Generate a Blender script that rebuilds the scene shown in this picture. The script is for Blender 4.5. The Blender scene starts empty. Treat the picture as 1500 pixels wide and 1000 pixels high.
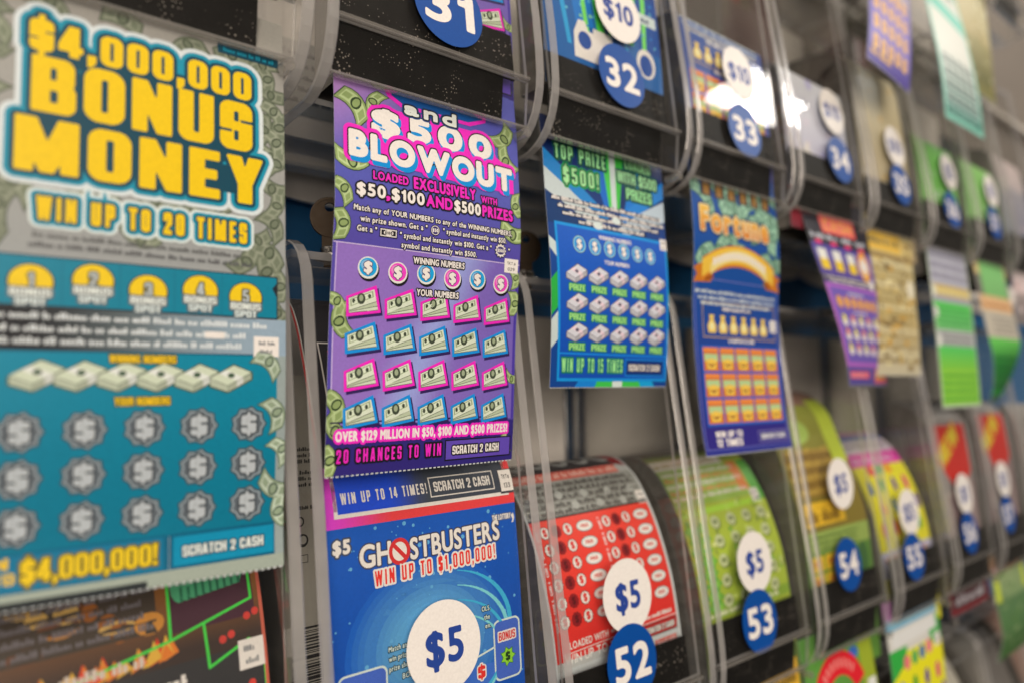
import bpy, math, random
import numpy as np
from mathutils import Vector, Matrix
from mathutils.geometry import tessellate_polygon

random.seed(7)
SC = bpy.context.scene
COL = SC.collection
MM = 0.001

# ------------------------------------------------------------------ camera
cam = bpy.data.cameras.new('camera')
cam.sensor_width = 36.0
cam.sensor_fit = 'HORIZONTAL'
cam.lens = 36.0 * 1031.2 / 1500.0
cam.clip_start = 0.005
cam.clip_end = 50
cam.dof.use_dof = True
cam.dof.focus_distance = 0.302
cam.dof.aperture_fstop = 3.7
cam.dof.aperture_blades = 9
cam_ob = bpy.data.objects.new('camera', cam)
COL.objects.link(cam_ob)
R_ = Vector((0.77930438, -0.62630687, -0.02060067))
U_ = Vector((-0.03414471, -0.07526552, 0.99657877))
F_ = Vector((0.62571465, 0.7759348, 0.08003982))
m3 = Matrix((R_, U_, -F_)).transposed().to_4x4()
m3.translation = Vector((-0.16777916, -0.25101412, -0.01865357))
cam_ob.matrix_world = m3
SC.camera = cam_ob

# ------------------------------------------------------------------ light
world = bpy.data.worlds.new('World')
SC.world = world
world.use_nodes = True
wn = world.node_tree
wn.nodes.clear()
wo = wn.nodes.new('ShaderNodeOutputWorld')
wb = wn.nodes.new('ShaderNodeBackground')
wt = wn.nodes.new('ShaderNodeTexCoord')
wsx = wn.nodes.new('ShaderNodeSeparateXYZ')
wr = wn.nodes.new('ShaderNodeValToRGB')
wm = wn.nodes.new('ShaderNodeMath'); wm.operation = 'MULTIPLY_ADD'
wm.inputs[1].default_value = 0.5; wm.inputs[2].default_value = 0.5
wn.links.new(wt.outputs['Generated'], wsx.inputs[0])
wn.links.new(wsx.outputs['Z'], wm.inputs[0])
wn.links.new(wm.outputs[0], wr.inputs[0])
wr.color_ramp.elements[0].position = 0.15
wr.color_ramp.elements[0].color = (0.30, 0.25, 0.20, 1)
wr.color_ramp.elements[1].position = 0.8
wr.color_ramp.elements[1].color = (0.78, 0.68, 0.56, 1)
wn.links.new(wr.outputs[0], wb.inputs[0])
wb.inputs[1].default_value = 0.22
wn.links.new(wb.outputs[0], wo.inputs[0])


def area(name, loc, target, sx, sy, power, col=(1, 0.84, 0.69)):
    l = bpy.data.lights.new(name, 'AREA')
    l.shape = 'RECTANGLE'
    l.size = sx; l.size_y = sy
    l.energy = power
    l.color = col
    o = bpy.data.objects.new(name, l)
    COL.objects.link(o)
    o.location = loc
    o.rotation_euler = (Vector(target) - Vector(loc)).to_track_quat('-Z', 'Y').to_euler()
    return o


area('ceiling_or_fill_lamp', (-0.2, -0.62, 1.5), (-0.1, 0, 0.0), 1.5, 0.4, 10.5)
area('ceiling_or_fill_lamp', (1.1, -0.5, 1.6), (0.9, 0, 0.0), 1.6, 0.4, 10.5)
area('ceiling_or_fill_lamp', (-0.7, -2.1, 0.85), (0.3, 0, 0.0), 1.4, 0.9, 28)  # added front fill from the left, not a ceiling fixture
area('low_fill_lamp', (-1.25, -2.1, 0.15), (0.4, 0, 0.0), 1.2, 0.8, 22)  # added low front fill that brightens the dispenser interiors
area('ceiling_or_fill_lamp', (2.12, -0.905, 1.25), (2.12, -0.9049, 0.0), 0.42, 0.19, 16.0, (1, 0.95, 0.88))

SC.view_settings.view_transform = 'Standard'
SC.view_settings.look = 'None'
SC.view_settings.exposure = 0.0
SC.view_settings.gamma = 1.0
SC.view_settings.use_curve_mapping = False
SC.render.engine = 'CYCLES'
SC.cycles.max_bounces = 8
SC.cycles.transparent_max_bounces = 96
SC.cycles.caustics_reflective = False
SC.cycles.caustics_refractive = False


# ------------------------------------------------------------------ materials
def lin(c):
    c = c / 255.0
    return c / 12.92 if c <= 0.04045 else ((c + 0.055) / 1.055) ** 2.4


def S(r, g, b):
    # ink as it looks under the shop's warm lamps -> its own neutral colour
    return (min(.84, lin(r) * 1.10), min(.84, lin(g) * 1.28), min(.84, lin(b) * 1.52))


def newmat(name):
    m = bpy.data.materials.new(name)
    m.use_nodes = True
    m.node_tree.nodes.clear()
    out = m.node_tree.nodes.new('ShaderNodeOutputMaterial')
    return m, m.node_tree, out


def principled(name, col, rough=0.5, metal=0.0, spec=0.5, coat=0.0, noise=0.0, nscale=400):
    m, nt, out = newmat(name)
    p = nt.nodes.new('ShaderNodeBsdfPrincipled')
    p.inputs['Base Color'].default_value = (*col, 1)
    p.inputs['Roughness'].default_value = rough
    p.inputs['Metallic'].default_value = metal
    p.inputs['Specular IOR Level'].default_value = spec
    p.inputs['Coat Weight'].default_value = coat
    if noise:
        tc = nt.nodes.new('ShaderNodeTexCoord')
        n = nt.nodes.new('ShaderNodeTexNoise'); n.inputs['Scale'].default_value = nscale
        n.inputs['Detail'].default_value = 4
        nt.links.new(tc.outputs['Object'], n.inputs['Vector'])
        mr = nt.nodes.new('ShaderNodeMapRange')
        mr.inputs['To Min'].default_value = 1 - noise; mr.inputs['To Max'].default_value = 1 + noise
        nt.links.new(n.outputs['Fac'], mr.inputs['Value'])
        mx = nt.nodes.new('ShaderNodeMix'); mx.data_type = 'RGBA'; mx.blend_type = 'MULTIPLY'
        mx.inputs['Factor'].default_value = 1
        mx.inputs['A'].default_value = (*col, 1)
        nt.links.new(mr.outputs[0], mx.inputs['B'])
        nt.links.new(mx.outputs['Result'], p.inputs['Base Color'])
        mr2 = nt.nodes.new('ShaderNodeMapRange')
        mr2.inputs['To Min'].default_value = max(0.02, rough - 0.12); mr2.inputs['To Max'].default_value = rough + 0.12
        nt.links.new(n.outputs['Fac'], mr2.inputs['Value'])
        nt.links.new(mr2.outputs[0], p.inputs['Roughness'])
    nt.links.new(p.outputs[0], out.inputs[0])
    return m


# printed card: ink colour comes from the print laid out on the card
M_PRINT, nt, out = newmat('printed_card')
p = nt.nodes.new('ShaderNodeBsdfPrincipled')
at = nt.nodes.new('ShaderNodeAttribute'); at.attribute_name = 'ink'
tc = nt.nodes.new('ShaderNodeTexCoord')
nz = nt.nodes.new('ShaderNodeTexNoise'); nz.inputs['Scale'].default_value = 900; nz.inputs['Detail'].default_value = 3
nt.links.new(tc.outputs['Object'], nz.inputs['Vector'])
mr = nt.nodes.new('ShaderNodeMapRange')
mr.inputs['To Min'].default_value = 0.88; mr.inputs['To Max'].default_value = 1.10
nt.links.new(nz.outputs['Fac'], mr.inputs['Value'])
mx = nt.nodes.new('ShaderNodeMix'); mx.data_type = 'RGBA'; mx.blend_type = 'MULTIPLY'; mx.inputs['Factor'].default_value = 1
nt.links.new(at.outputs['Color'], mx.inputs['A']); nt.links.new(mr.outputs[0], mx.inputs['B'])
nt.links.new(mx.outputs['Result'], p.inputs['Base Color'])
p.inputs['Roughness'].default_value = 0.42
p.inputs['Specular IOR Level'].default_value = 0.3
nt.links.new(p.outputs[0], out.inputs[0])


def clear_mat(name, tint, milk, milkcol, rough=0.02, refl=1.0, scratch=0.0, vary=0.4):
    m, nt, out = newmat(name)
    tr = nt.nodes.new('ShaderNodeBsdfTransparent'); tr.inputs[0].default_value = (*tint, 1)
    gl = nt.nodes.new('ShaderNodeBsdfGlossy'); gl.inputs['Roughness'].default_value = rough
    df = nt.nodes.new('ShaderNodeBsdfDiffuse'); df.inputs[0].default_value = (*milkcol, 1)
    tl = nt.nodes.new('ShaderNodeBsdfTranslucent'); tl.inputs[0].default_value = (*milkcol, 1)
    dm = nt.nodes.new('ShaderNodeMixShader'); dm.inputs[0].default_value = 0.45
    nt.links.new(df.outputs[0], dm.inputs[1]); nt.links.new(tl.outputs[0], dm.inputs[2])
    m1 = nt.nodes.new('ShaderNodeMixShader')
    nt.links.new(tr.outputs[0], m1.inputs[1]); nt.links.new(dm.outputs[0], m1.inputs[2])
    m1.inputs[0].default_value = milk
    tcn = nt.nodes.new('ShaderNodeTexCoord')
    n = nt.nodes.new('ShaderNodeTexNoise'); n.inputs['Scale'].default_value = 55; n.inputs['Detail'].default_value = 6
    nt.links.new(tcn.outputs['Object'], n.inputs['Vector'])
    mrn = nt.nodes.new('ShaderNodeMapRange')
    mrn.inputs['From Min'].default_value = 0.35; mrn.inputs['From Max'].default_value = 0.7
    mrn.inputs['To Min'].default_value = milk * (1 - vary); mrn.inputs['To Max'].default_value = min(1, milk * (1 + vary))
    nt.links.new(n.outputs['Fac'], mrn.inputs['Value'])
    last = mrn.outputs[0]
    if scratch:
        v = nt.nodes.new('ShaderNodeTexVoronoi'); v.inputs['Scale'].default_value = 900
        nt.links.new(tcn.outputs['Object'], v.inputs['Vector'])
        lt = nt.nodes.new('ShaderNodeMath'); lt.operation = 'LESS_THAN'; lt.inputs[1].default_value = 0.09
        nt.links.new(v.outputs['Distance'], lt.inputs[0])
        ml = nt.nodes.new('ShaderNodeMath'); ml.operation = 'MULTIPLY_ADD'
        ml.inputs[1].default_value = scratch
        nt.links.new(lt.outputs[0], ml.inputs[0]); nt.links.new(last, ml.inputs[2])
        last = ml.outputs[0]
    nt.links.new(last, m1.inputs[0])
    lw = nt.nodes.new('ShaderNodeLayerWeight'); lw.inputs[0].default_value = 0.5
    pw = nt.nodes.new('ShaderNodeMath'); pw.operation = 'POWER'; pw.inputs[1].default_value = 5
    nt.links.new(lw.outputs['Facing'], pw.inputs[0])
    ma = nt.nodes.new('ShaderNodeMath'); ma.operation = 'MULTIPLY_ADD'
    ma.inputs[1].default_value = 0.9 * refl; ma.inputs[2].default_value = 0.045 * refl
    nt.links.new(pw.outputs[0], ma.inputs[0])
    m2 = nt.nodes.new('ShaderNodeMixShader')
    nt.links.new(ma.outputs[0], m2.inputs[0])
    nt.links.new(m1.outputs[0], m2.inputs[1]); nt.links.new(gl.outputs[0], m2.inputs[2])
    nt.links.new(m2.outputs[0], out.inputs[0])
    return m


M_CLEAR = clear_mat('clear_acrylic', (0.985, 0.985, 0.98), 0.02, (0.7, 0.7, 0.7))
M_WINDOW = clear_mat('clear_window_acrylic', (0.985, 0.985, 0.98), 0.005, (0.7, 0.7, 0.7), 0.015, 0.4, 0.05)
M_EDGE = clear_mat('cut_acrylic_edge', (0.9, 0.9, 0.9), 0.56, (0.80, 0.81, 0.83), 0.14, 1.8, vary=0.1)
M_LIP = clear_mat('moulded_acrylic_lip', (0.86, 0.86, 0.86), 0.22, (0.7, 0.68, 0.65), 0.1, 1.5, vary=0.15)
M_FROST = clear_mat('frosted_lid', (0.96, 0.96, 0.96), 0.08, (0.7, 0.7, 0.7), 0.2, 1.0)
M_CARD = principled('grey_card', (0.80, 0.78, 0.76), 0.55, noise=0.12, nscale=60)
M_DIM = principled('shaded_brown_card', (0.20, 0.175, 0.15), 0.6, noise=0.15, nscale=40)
M_STEEL = principled('chrome', (0.62, 0.61, 0.6), 0.22, metal=1.0)
M_BRASS = principled('tarnished_brass', (0.026, 0.014, 0.004), 0.5, metal=0.5, noise=0.25, nscale=300)
M_WALL = principled('blue_painted_wall', (0.015, 0.16, 0.42), 0.5, noise=0.08, nscale=30)
M_WHITE = principled('white_plastic', (0.80, 0.77, 0.72), 0.45, noise=0.05, nscale=60)

# black plastic with dust specks
M_BLACK, nt, out = newmat('dusty_black_plastic')
p = nt.nodes.new('ShaderNodeBsdfPrincipled')
tc = nt.nodes.new('ShaderNodeTexCoord')
v = nt.nodes.new('ShaderNodeTexVoronoi'); v.inputs['Scale'].default_value = 620
nt.links.new(tc.outputs['Object'], v.inputs['Vector'])
n1 = nt.nodes.new('ShaderNodeTexNoise'); n1.inputs['Scale'].default_value = 60
nt.links.new(tc.outputs['Object'], n1.inputs['Vector'])
th = nt.nodes.new('ShaderNodeMapRange'); th.inputs['From Min'].default_value = 0.36; th.inputs['From Max'].default_value = 0.72
th.inputs['To Min'].default_value = 0.0; th.inputs['To Max'].default_value = 0.30
nt.links.new(n1.outputs['Fac'], th.inputs['Value'])
lt = nt.nodes.new('ShaderNodeMath'); lt.operation = 'LESS_THAN'
nt.links.new(v.outputs['Distance'], lt.inputs[0]); nt.links.new(th.outputs[0], lt.inputs[1])
n2 = nt.nodes.new('ShaderNodeTexNoise'); n2.inputs['Scale'].default_value = 90; n2.inputs['Detail'].default_value = 8
nt.links.new(tc.outputs['Object'], n2.inputs['Vector'])
cr = nt.nodes.new('ShaderNodeValToRGB')
cr.color_ramp.elements[0].position = 0.3; cr.color_ramp.elements[0].color = (0.002, 0.002, 0.002, 1)
cr.color_ramp.elements[1].position = 0.8; cr.color_ramp.elements[1].color = (0.007, 0.007, 0.007, 1)
nt.links.new(n2.outputs['Fac'], cr.inputs[0])
mx = nt.nodes.new('ShaderNodeMix'); mx.data_type = 'RGBA'
mx.inputs['B'].default_value = (0.24, 0.22, 0.2, 1)
nt.links.new(lt.outputs[0], mx.inputs['Factor']); nt.links.new(cr.outputs[0], mx.inputs['A'])
nt.links.new(mx.outputs['Result'], p.inputs['Base Color'])
p.inputs['Roughness'].default_value = 0.5
p.inputs['Specular IOR Level'].default_value = 0.12
nt.links.new(p.outputs[0], out.inputs[0])


# ------------------------------------------------------------------ objects
def tag(o, label, cat, group=None):
    o['label'] = label
    o['category'] = cat
    if group:
        o['group'] = group
    return o


def empty(name, loc):
    o = bpy.data.objects.new(name, None)
    o.empty_display_size = 0.02
    o.location = loc
    COL.objects.link(o)
    return o


class MB:
    """collects solids (millimetres) and links them as one mesh object"""
    def __init__(s):
        s.v = []; s.f = []; s.m = []; s.mats = []

    def mi(s, mat):
        if mat not in s.mats:
            s.mats.append(mat)
        return s.mats.index(mat)

    def box(s, x0, x1, y0, y1, z0, z1, mat, edge=None, big='y', lean=0.0, zl=53.0):
        b = len(s.v)
        for z in (z0, z1):
            o = lean * (z - zl)
            for (x, y) in ((x0, y0), (x1, y0), (x1, y1), (x0, y1)):
                s.v.append((x, y + o, z))
        e = edge or mat
        fs = [((0, 1, 5, 4), 'y'), ((2, 3, 7, 6), 'y'), ((1, 2, 6, 5), 'x'), ((3, 0, 4, 7), 'x'),
              ((3, 2, 1, 0), 'z'), ((4, 5, 6, 7), 'z')]
        for q, ax in fs:
            s.f.append([b + i for i in q]); s.m.append(s.mi(mat if ax == big else e))

    def prism_x(s, prof, x0, x1, mat, edge, bev=0.6):
        """profile (y,z) extruded along x, its corners eased by bev"""
        n = len(prof)
        cy = sum(q[0] for q in prof) / n; cz = sum(q[1] for q in prof) / n
        b = len(s.v)
        ins = []
        for i in range(n):
            (ay, az), (by, bz), (cy2, cz2) = prof[i - 1], prof[i], prof[(i + 1) % n]
            ty, tz = cy2 - ay, cz2 - az
            l = math.hypot(ty, tz) or 1
            ny, nz = -tz / l, ty / l
            if (cy - by) * ny + (cz - bz) * nz < 0:
                ny, nz = -ny, -nz
            ins.append((by + ny * bev, bz + nz * bev))
        for (y, z) in ins: s.v.append((x0, y, z))
        for (y, z) in prof: s.v.append((x0 + bev, y, z))
        for (y, z) in prof: s.v.append((x1 - bev, y, z))
        for (y, z) in ins: s.v.append((x1, y, z))
        s.f.append([b + i for i in range(n)]); s.m.append(s.mi(mat))
        s.f.append([b + 3 * n + i for i in reversed(range(n))]); s.m.append(s.mi(mat))
        for r in range(3):
            for i in range(n):
                j = (i + 1) % n
                s.f.append([b + r * n + i, b + r * n + j, b + (r + 1) * n + j, b + (r + 1) * n + i])
                s.m.append(s.mi(edge))

    def lathe(s, c, prof, mat, n=28, axis='z'):
        b = len(s.v)
        for (r, h) in prof:
            for i in range(n):
                a = 2 * math.pi * i / n
                if axis == 'z':
                    s.v.append((c[0] + r * math.cos(a), c[1] + r * math.sin(a), c[2] + h))
                else:
                    s.v.append((c[0] + r * math.cos(a), c[1] + h, c[2] + r * math.sin(a)))
        k = len(prof)
        for r in range(k - 1):
            for i in range(n):
                j = (i + 1) % n
                s.f.append([b + r * n + i, b + r * n + j, b + (r + 1) * n + j, b + (r + 1) * n + i]); s.m.append(s.mi(mat))
        s.f.append([b + (k - 1) * n + i for i in range(n)]); s.m.append(s.mi(mat))
        s.f.append([b + i for i in reversed(range(n))]); s.m.append(s.mi(mat))

    def build(s, name, parent=None, smooth=False):
        me = bpy.data.meshes.new(name)
        me.from_pydata([(x * MM, y * MM, z * MM) for x, y, z in s.v], [], s.f)
        for m in s.mats:
            me.materials.append(m)
        me.polygons.foreach_set('material_index', s.m)
        if smooth:
            me.polygons.foreach_set('use_smooth', [True] * len(s.f))
        me.update()
        o = bpy.data.objects.new(name, me)
        COL.objects.link(o)
        if parent:
            o.parent = parent
        return o


# ------------------------------------------------------------------ lettering (signed distance glyphs)
_bf = {}


def bfont(ch):
    """outline polygons of a character of the built-in typeface, cap height 1"""
    if ch in _bf:
        return _bf[ch]
    c = bpy.data.curves.new('t', 'FONT'); c.body = ch
    o = bpy.data.objects.new('t', c); COL.objects.link(o)
    bpy.context.view_layer.update()
    cu = o.to_curve(bpy.context.evaluated_depsgraph_get())
    polys = []
    for sp in cu.splines:
        bp = list(sp.bezier_points)
        pts = []
        for i in range(len(bp)):
            a, b = bp[i], bp[(i + 1) % len(bp)]
            P = [np.array(q[:2]) for q in (a.co, a.handle_right, b.handle_left, b.co)]
            straight = abs(np.cross(P[1] - P[0], P[3] - P[0])) + abs(np.cross(P[2] - P[0], P[3] - P[0])) < 1e-5
            for t in ([0.0] if straight else np.linspace(0, 1, 7)[:-1]):
                pts.append((1 - t) ** 3 * P[0] + 3 * (1 - t) ** 2 * t * P[1] + 3 * (1 - t) * t * t * P[2] + t ** 3 * P[3])
        if len(pts) > 2:
            polys.append(np.array(pts) / 0.688)
    o.to_curve_clear()
    bpy.data.objects.remove(o); bpy.data.curves.remove(c)
    if polys:
        x0 = min(q[:, 0].min() for q in polys); x1 = max(q[:, 0].max() for q in polys)
        for q in polys: q[:, 0] -= x0
        w = x1 - x0
    else:
        w = 0.3
    _bf[ch] = (polys, w)
    return _bf[ch]


def sd_polys(polys, X, Y):
    d = np.full(X.shape, 1e9); ins = np.zeros(X.shape, bool)
    for P in polys:
        Q = np.roll(P, -1, 0)
        for (ax, ay), (bx, by) in zip(P, Q):
            ex, ey = bx - ax, by - ay
            l = ex * ex + ey * ey
            if l < 1e-14: continue
            t = np.clip(((X - ax) * ex + (Y - ay) * ey) / l, 0, 1)
            d = np.minimum(d, np.hypot(X - ax - t * ex, Y - ay - t * ey))
            if ay != by:
                c = (ay > Y) != (by > Y)
                ins ^= c & (X < ex * (Y - ay) / ey + ax)
    return np.where(ins, -d, d)


# heavy condensed block letters: ('+'/'-', kind, numbers) in a box of height 1
s_, t_ = 0.19, 0.15


def _o(w=.52): return [('+', 'r', 0, 0, w, 1, .22), ('-', 'r', s_, t_, w - s_, 1 - t_, .05)]


BLK = {
    'A': (.56, [('+', 'p', (0, 0), (.17, 1), (.39, 1), (.56, 0), (.37, 0), (.28, .72), (.19, 0)), ('+', 'b', .15, .18, .41, .32)]),
    'B': (.53, [('+', 'r', 0, 0, .53, .54, .15), ('+', 'r', 0, .46, .51, 1, .15), ('+', 'b', 0, 0, .2, 1), ('-', 'r', s_, .14, .53 - s_, .43, .04), ('-', 'r', s_, .57, .51 - s_, .86, .04)]),
    'C': (.5, _o(.5) + [('-', 'b', .5 - s_ - .02, .38, .6, .62)]),
    'D': (.52, [('+', 'r', 0, 0, .52, 1, .2), ('+', 'b', 0, 0, .22, 1), ('-', 'r', s_, t_, .52 - s_, 1 - t_, .06)]),
    'E': (.42, [('+', 'b', 0, 0, s_, 1), ('+', 'b', 0, 0, .42, .16), ('+', 'b', 0, .84, .42, 1), ('+', 'b', 0, .42, .38, .58)]),
    'F': (.41, [('+', 'b', 0, 0, s_, 1), ('+', 'b', 0, .84, .41, 1), ('+', 'b', 0, .42, .37, .58)]),
    'G': (.51, _o(.51) + [('-', 'b', .51 - s_ - .02, .52, .6, .68), ('+', 'b', .27, .38, .51, .52), ('+', 'b', .38, 0, .51, .5)]),
    'H': (.54, [('+', 'b', 0, 0, s_, 1), ('+', 'b', .54 - s_, 0, .54, 1), ('+', 'b', 0, .42, .54, .58)]),
    'I': (s_, [('+', 'b', 0, 0, s_, 1)]),
    'L': (.4, [('+', 'b', 0, 0, s_, 1), ('+', 'b', 0, 0, .4, .16)]),
    'M': (.72, [('+', 'b', 0, 0, .18, 1), ('+', 'b', .54, 0, .72, 1), ('+', 'p', (0, 1), (.22, 1), (.36, .5), (.5, 1), (.72, 1), (.72, .8), (.43, 0), (.29, 0), (0, .8))]),
    'N': (.55, [('+', 'b', 0, 0, .18, 1), ('+', 'b', .37, 0, .55, 1), ('+', 'p', (0, 1), (.19, 1), (.55, 0), (.36, 0))]),
    'O': (.52, _o()), '0': (.52, _o()),
    'P': (.51, [('+', 'r', 0, .38, .51, 1, .17), ('+', 'b', 0, 0, s_, 1), ('-', 'r', s_, .52, .51 - s_, .86, .04)]),
    'R': (.53, [('+', 'r', 0, .4, .52, 1, .15), ('+', 'b', 0, 0, s_, 1), ('+', 'r', .34, 0, .53, .5, .03), ('-', 'r', s_, .55, .52 - s_, .86, .04), ('-', 'b', s_, -.1, .34, .42)]),
    'S': (.51, [('+', 'r', 0, 0, .51, 1, .17), ('-', 'r', s_, t_, .51 - s_, .43, .04), ('-', 'r', s_, .57, .51 - s_, 1 - t_, .04), ('-', 'b', .51 - s_ - .02, .56, .6, .68), ('-', 'b', -.1, .32, s_ + .02, .44)]),
    'T': (.46, [('+', 'b', .135, 0, .325, 1), ('+', 'b', 0, .84, .46, 1)]),
    'U': (.52, [('+', 'r', 0, 0, .52, 1.4, .17), ('-', 'r', s_, t_, .52 - s_, 1.6, .05), ('-', 'b', -.5, 1, 1, 2)]),
    'V': (.54, [('+', 'p', (0, 1), (.19, 1), (.27, .3), (.35, 1), (.54, 1), (.37, 0), (.17, 0))]),
    'W': (.8, [('+', 'p', (0, 1), (.18, 1), (.235, .4), (.31, 1), (.49, 1), (.565, .4), (.62, 1), (.8, 1), (.66, 0), (.48, 0), (.4, .6), (.32, 0), (.14, 0))]),
    'X': (.54, [('+', 'p', (0, 1), (.2, 1), (.54, 0), (.34, 0)), ('+', 'p', (.34, 1), (.54, 1), (.2, 0), (0, 0))]),
    'Y': (.54, [('+', 'p', (0, 1), (.2, 1), (.27, .66), (.34, 1), (.54, 1), (.365, .4), (.365, 0), (.175, 0), (.175, .4))]),
    'Z': (.46, [('+', 'b', 0, 0, .46, .16), ('+', 'b', 0, .84, .46, 1), ('+', 'p', (.24, .9), (.46, .9), (.22, .1), (0, .1))]),
    '1': (.3, [('+', 'b', .11, 0, .3, 1), ('+', 'p', (0, .72), (.15, .8), (.15, 1), (.11, 1), (0, .86))]),
    '2': (.5, [('+', 'r', 0, .4, .5, 1, .17), ('-', 'r', s_, .3, .5 - s_, .86, .05), ('-', 'b', -.1, .3, .31, .62), ('+', 'p', (.31, .62), (.5, .6), (.2, .12), (0, .12)), ('+', 'b', 0, 0, .49, .16)]),
    '3': (.5, [('+', 'r', 0, 0, .5, .54, .16), ('+', 'r', 0, .46, .5, 1, .16), ('-', 'r', s_, .14, .31, .43, .04), ('-', 'r', s_, .57, .31, .86, .04), ('-', 'b', -.1, .34, .19, .66)]),
    '4': (.54, [('+', 'b', .26, 0, .45, 1), ('+', 'b', 0, .18, .54, .33), ('+', 'p', (0, .2), (.2, .3), (.33, 1), (.24, 1), (0, .38))]),
    '5': (.5, [('+', 'b', .02, .46, .2, 1), ('+', 'b', .02, .84, .46, 1), ('+', 'r', 0, 0, .5, .64, .17), ('-', 'r', s_, .14, .31, .5, .05), ('-', 'b', -.1, .3, .2, .46)]),
    '6': (.51, _o(.51) + [('+', 'r', 0, 0, .51, .6, .17), ('-', 'r', s_, .14, .32, .47, .04), ('-', 'b', .3, .6, .6, .7)]),
    '7': (.46, [('+', 'b', 0, .84, .46, 1), ('+', 'p', (.26, .9), (.46, .9), (.28, 0), (.09, 0))]),
    '8': (.52, [('+', 'r', 0, 0, .52, .54, .16), ('+', 'r', .01, .46, .51, 1, .16), ('-', 'r', s_, .13, .33, .43, .04), ('-', 'r', s_, .57, .33, .87, .04)]),
    '9': (.51, _o(.51) + [('+', 'r', 0, .4, .51, 1, .17), ('-', 'r', s_, .53, .32, .86, .04), ('-', 'b', -.1, .3, .2, .4)]),
    ',': (.17, [('+', 'p', (0, 0), (0, .18), (.17, .18), (.17, -.02), (.07, -.18), (0, -.18))]),
    '.': (.17, [('+', 'b', 0, 0, .17, .17)]),
    '!': (.19, [('+', 'p', (0, 1), (.19, 1), (.15, .28), (.04, .28)), ('+', 'b', .01, 0, .18, .18)]),
}
BLK['$'] = (.51, BLK['S'][1] + [('+', 'b', .205, -.16, .305, 1.16)])


def sd_block(ops, X, Y, sx, sy):
    d = np.full(X.shape, 1e9)
    for op in ops:
        k = op[1]
        if k in 'br':
            x0, y0, x1, y1 = op[2] * sx, op[3] * sy, op[4] * sx, op[5] * sy
            r = (op[6] * min(sx, sy)) if k == 'r' else 0
            r = min(r, (x1 - x0) / 2, (y1 - y0) / 2)
            qx = np.abs(X - (x0 + x1) / 2) - (x1 - x0) / 2 + r
            qy = np.abs(Y - (y0 + y1) / 2) - (y1 - y0) / 2 + r
            q = np.hypot(np.maximum(qx, 0), np.maximum(qy, 0)) + np.minimum(np.maximum(qx, qy), 0) - r
        else:
            q = sd_polys([np.array(op[2:]) * np.array([sx, sy])], X, Y)
        d = np.minimum(d, q) if op[0] == '+' else np.maximum(d, -q)
    return d


ONE = [np.array([(.17, 0), (.31, 0), (.31, 1), (.20, 1), (.17, .90), (.10, .84), (0, .83), (0, .73), (.17, .73)])]
_glyph = {}


def glyph_cells(font, ch, h, xs, off, N):
    """polygons (list of (x,y) lists, mm, y up) of a glyph grown by off mm"""
    key = (font, ch, round(h, 2), round(xs, 2), round(off, 3), N)
    if key in _glyph:
        return _glyph[key]
    sx, sy = h * xs, h
    if font == 'I':
        w, ops = BLK[ch]
    elif ch == '1':
        polys, w = ONE, .31
    else:
        polys, w = bfont(ch)
    pad = abs(off) + h * 0.12
    y0, y1 = -pad - h * .3, h * 1.15 + pad
    cell = h / N
    gx = np.arange(-pad, w * sx + pad + cell, cell)
    gy = np.arange(y0, y1 + cell, cell)
    X, Y = np.meshgrid(gx, gy)
    if font == 'I':
        D = sd_block(ops, X, Y, sx, sy)
    else:
        D = sd_polys([q * np.array([sx, sy]) for q in polys], X, Y)
    D = D - off
    D[np.abs(D) < 1e-6] = 1e-6
    ins = D < 0
    cnt = ins[:-1, :-1].astype(int) + ins[1:, :-1] + ins[:-1, 1:] + ins[1:, 1:]
    out = []
    ny, nx = cnt.shape
    for j in range(ny):
        row = cnt[j]
        if not row.any(): continue
        i = 0
        while i < nx:
            c = row[i]
            if c == 0:
                i += 1; continue
            if c == 4:
                k = i
                while k < nx and row[k] == 4: k += 1
                out.append([(gx[i], gy[j]), (gx[k], gy[j]), (gx[k], gy[j + 1]), (gx[i], gy[j + 1])])
                i = k; continue
            cs = [(gx[i], gy[j], D[j, i]), (gx[i + 1], gy[j], D[j, i + 1]), (gx[i + 1], gy[j + 1], D[j + 1, i + 1]), (gx[i], gy[j + 1], D[j + 1, i])]
            pl = []
            for q in range(4):
                a, b = cs[q], cs[(q + 1) % 4]
                if a[2] < 0: pl.append((a[0], a[1]))
                if (a[2] < 0) != (b[2] < 0):
                    t = a[2] / (a[2] - b[2])
                    pl.append((a[0] + t * (b[0] - a[0]), a[1] + t * (b[1] - a[1])))
            if len(pl) >= 3: out.append(pl)
            i += 1
    _glyph[key] = out
    return out


def gw(font, ch):
    if font == 'I': return BLK[ch][0]
    if ch == '1': return .31
    return bfont(ch)[1]


# ------------------------------------------------------------------ print layout
LAYER = 0.03


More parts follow.
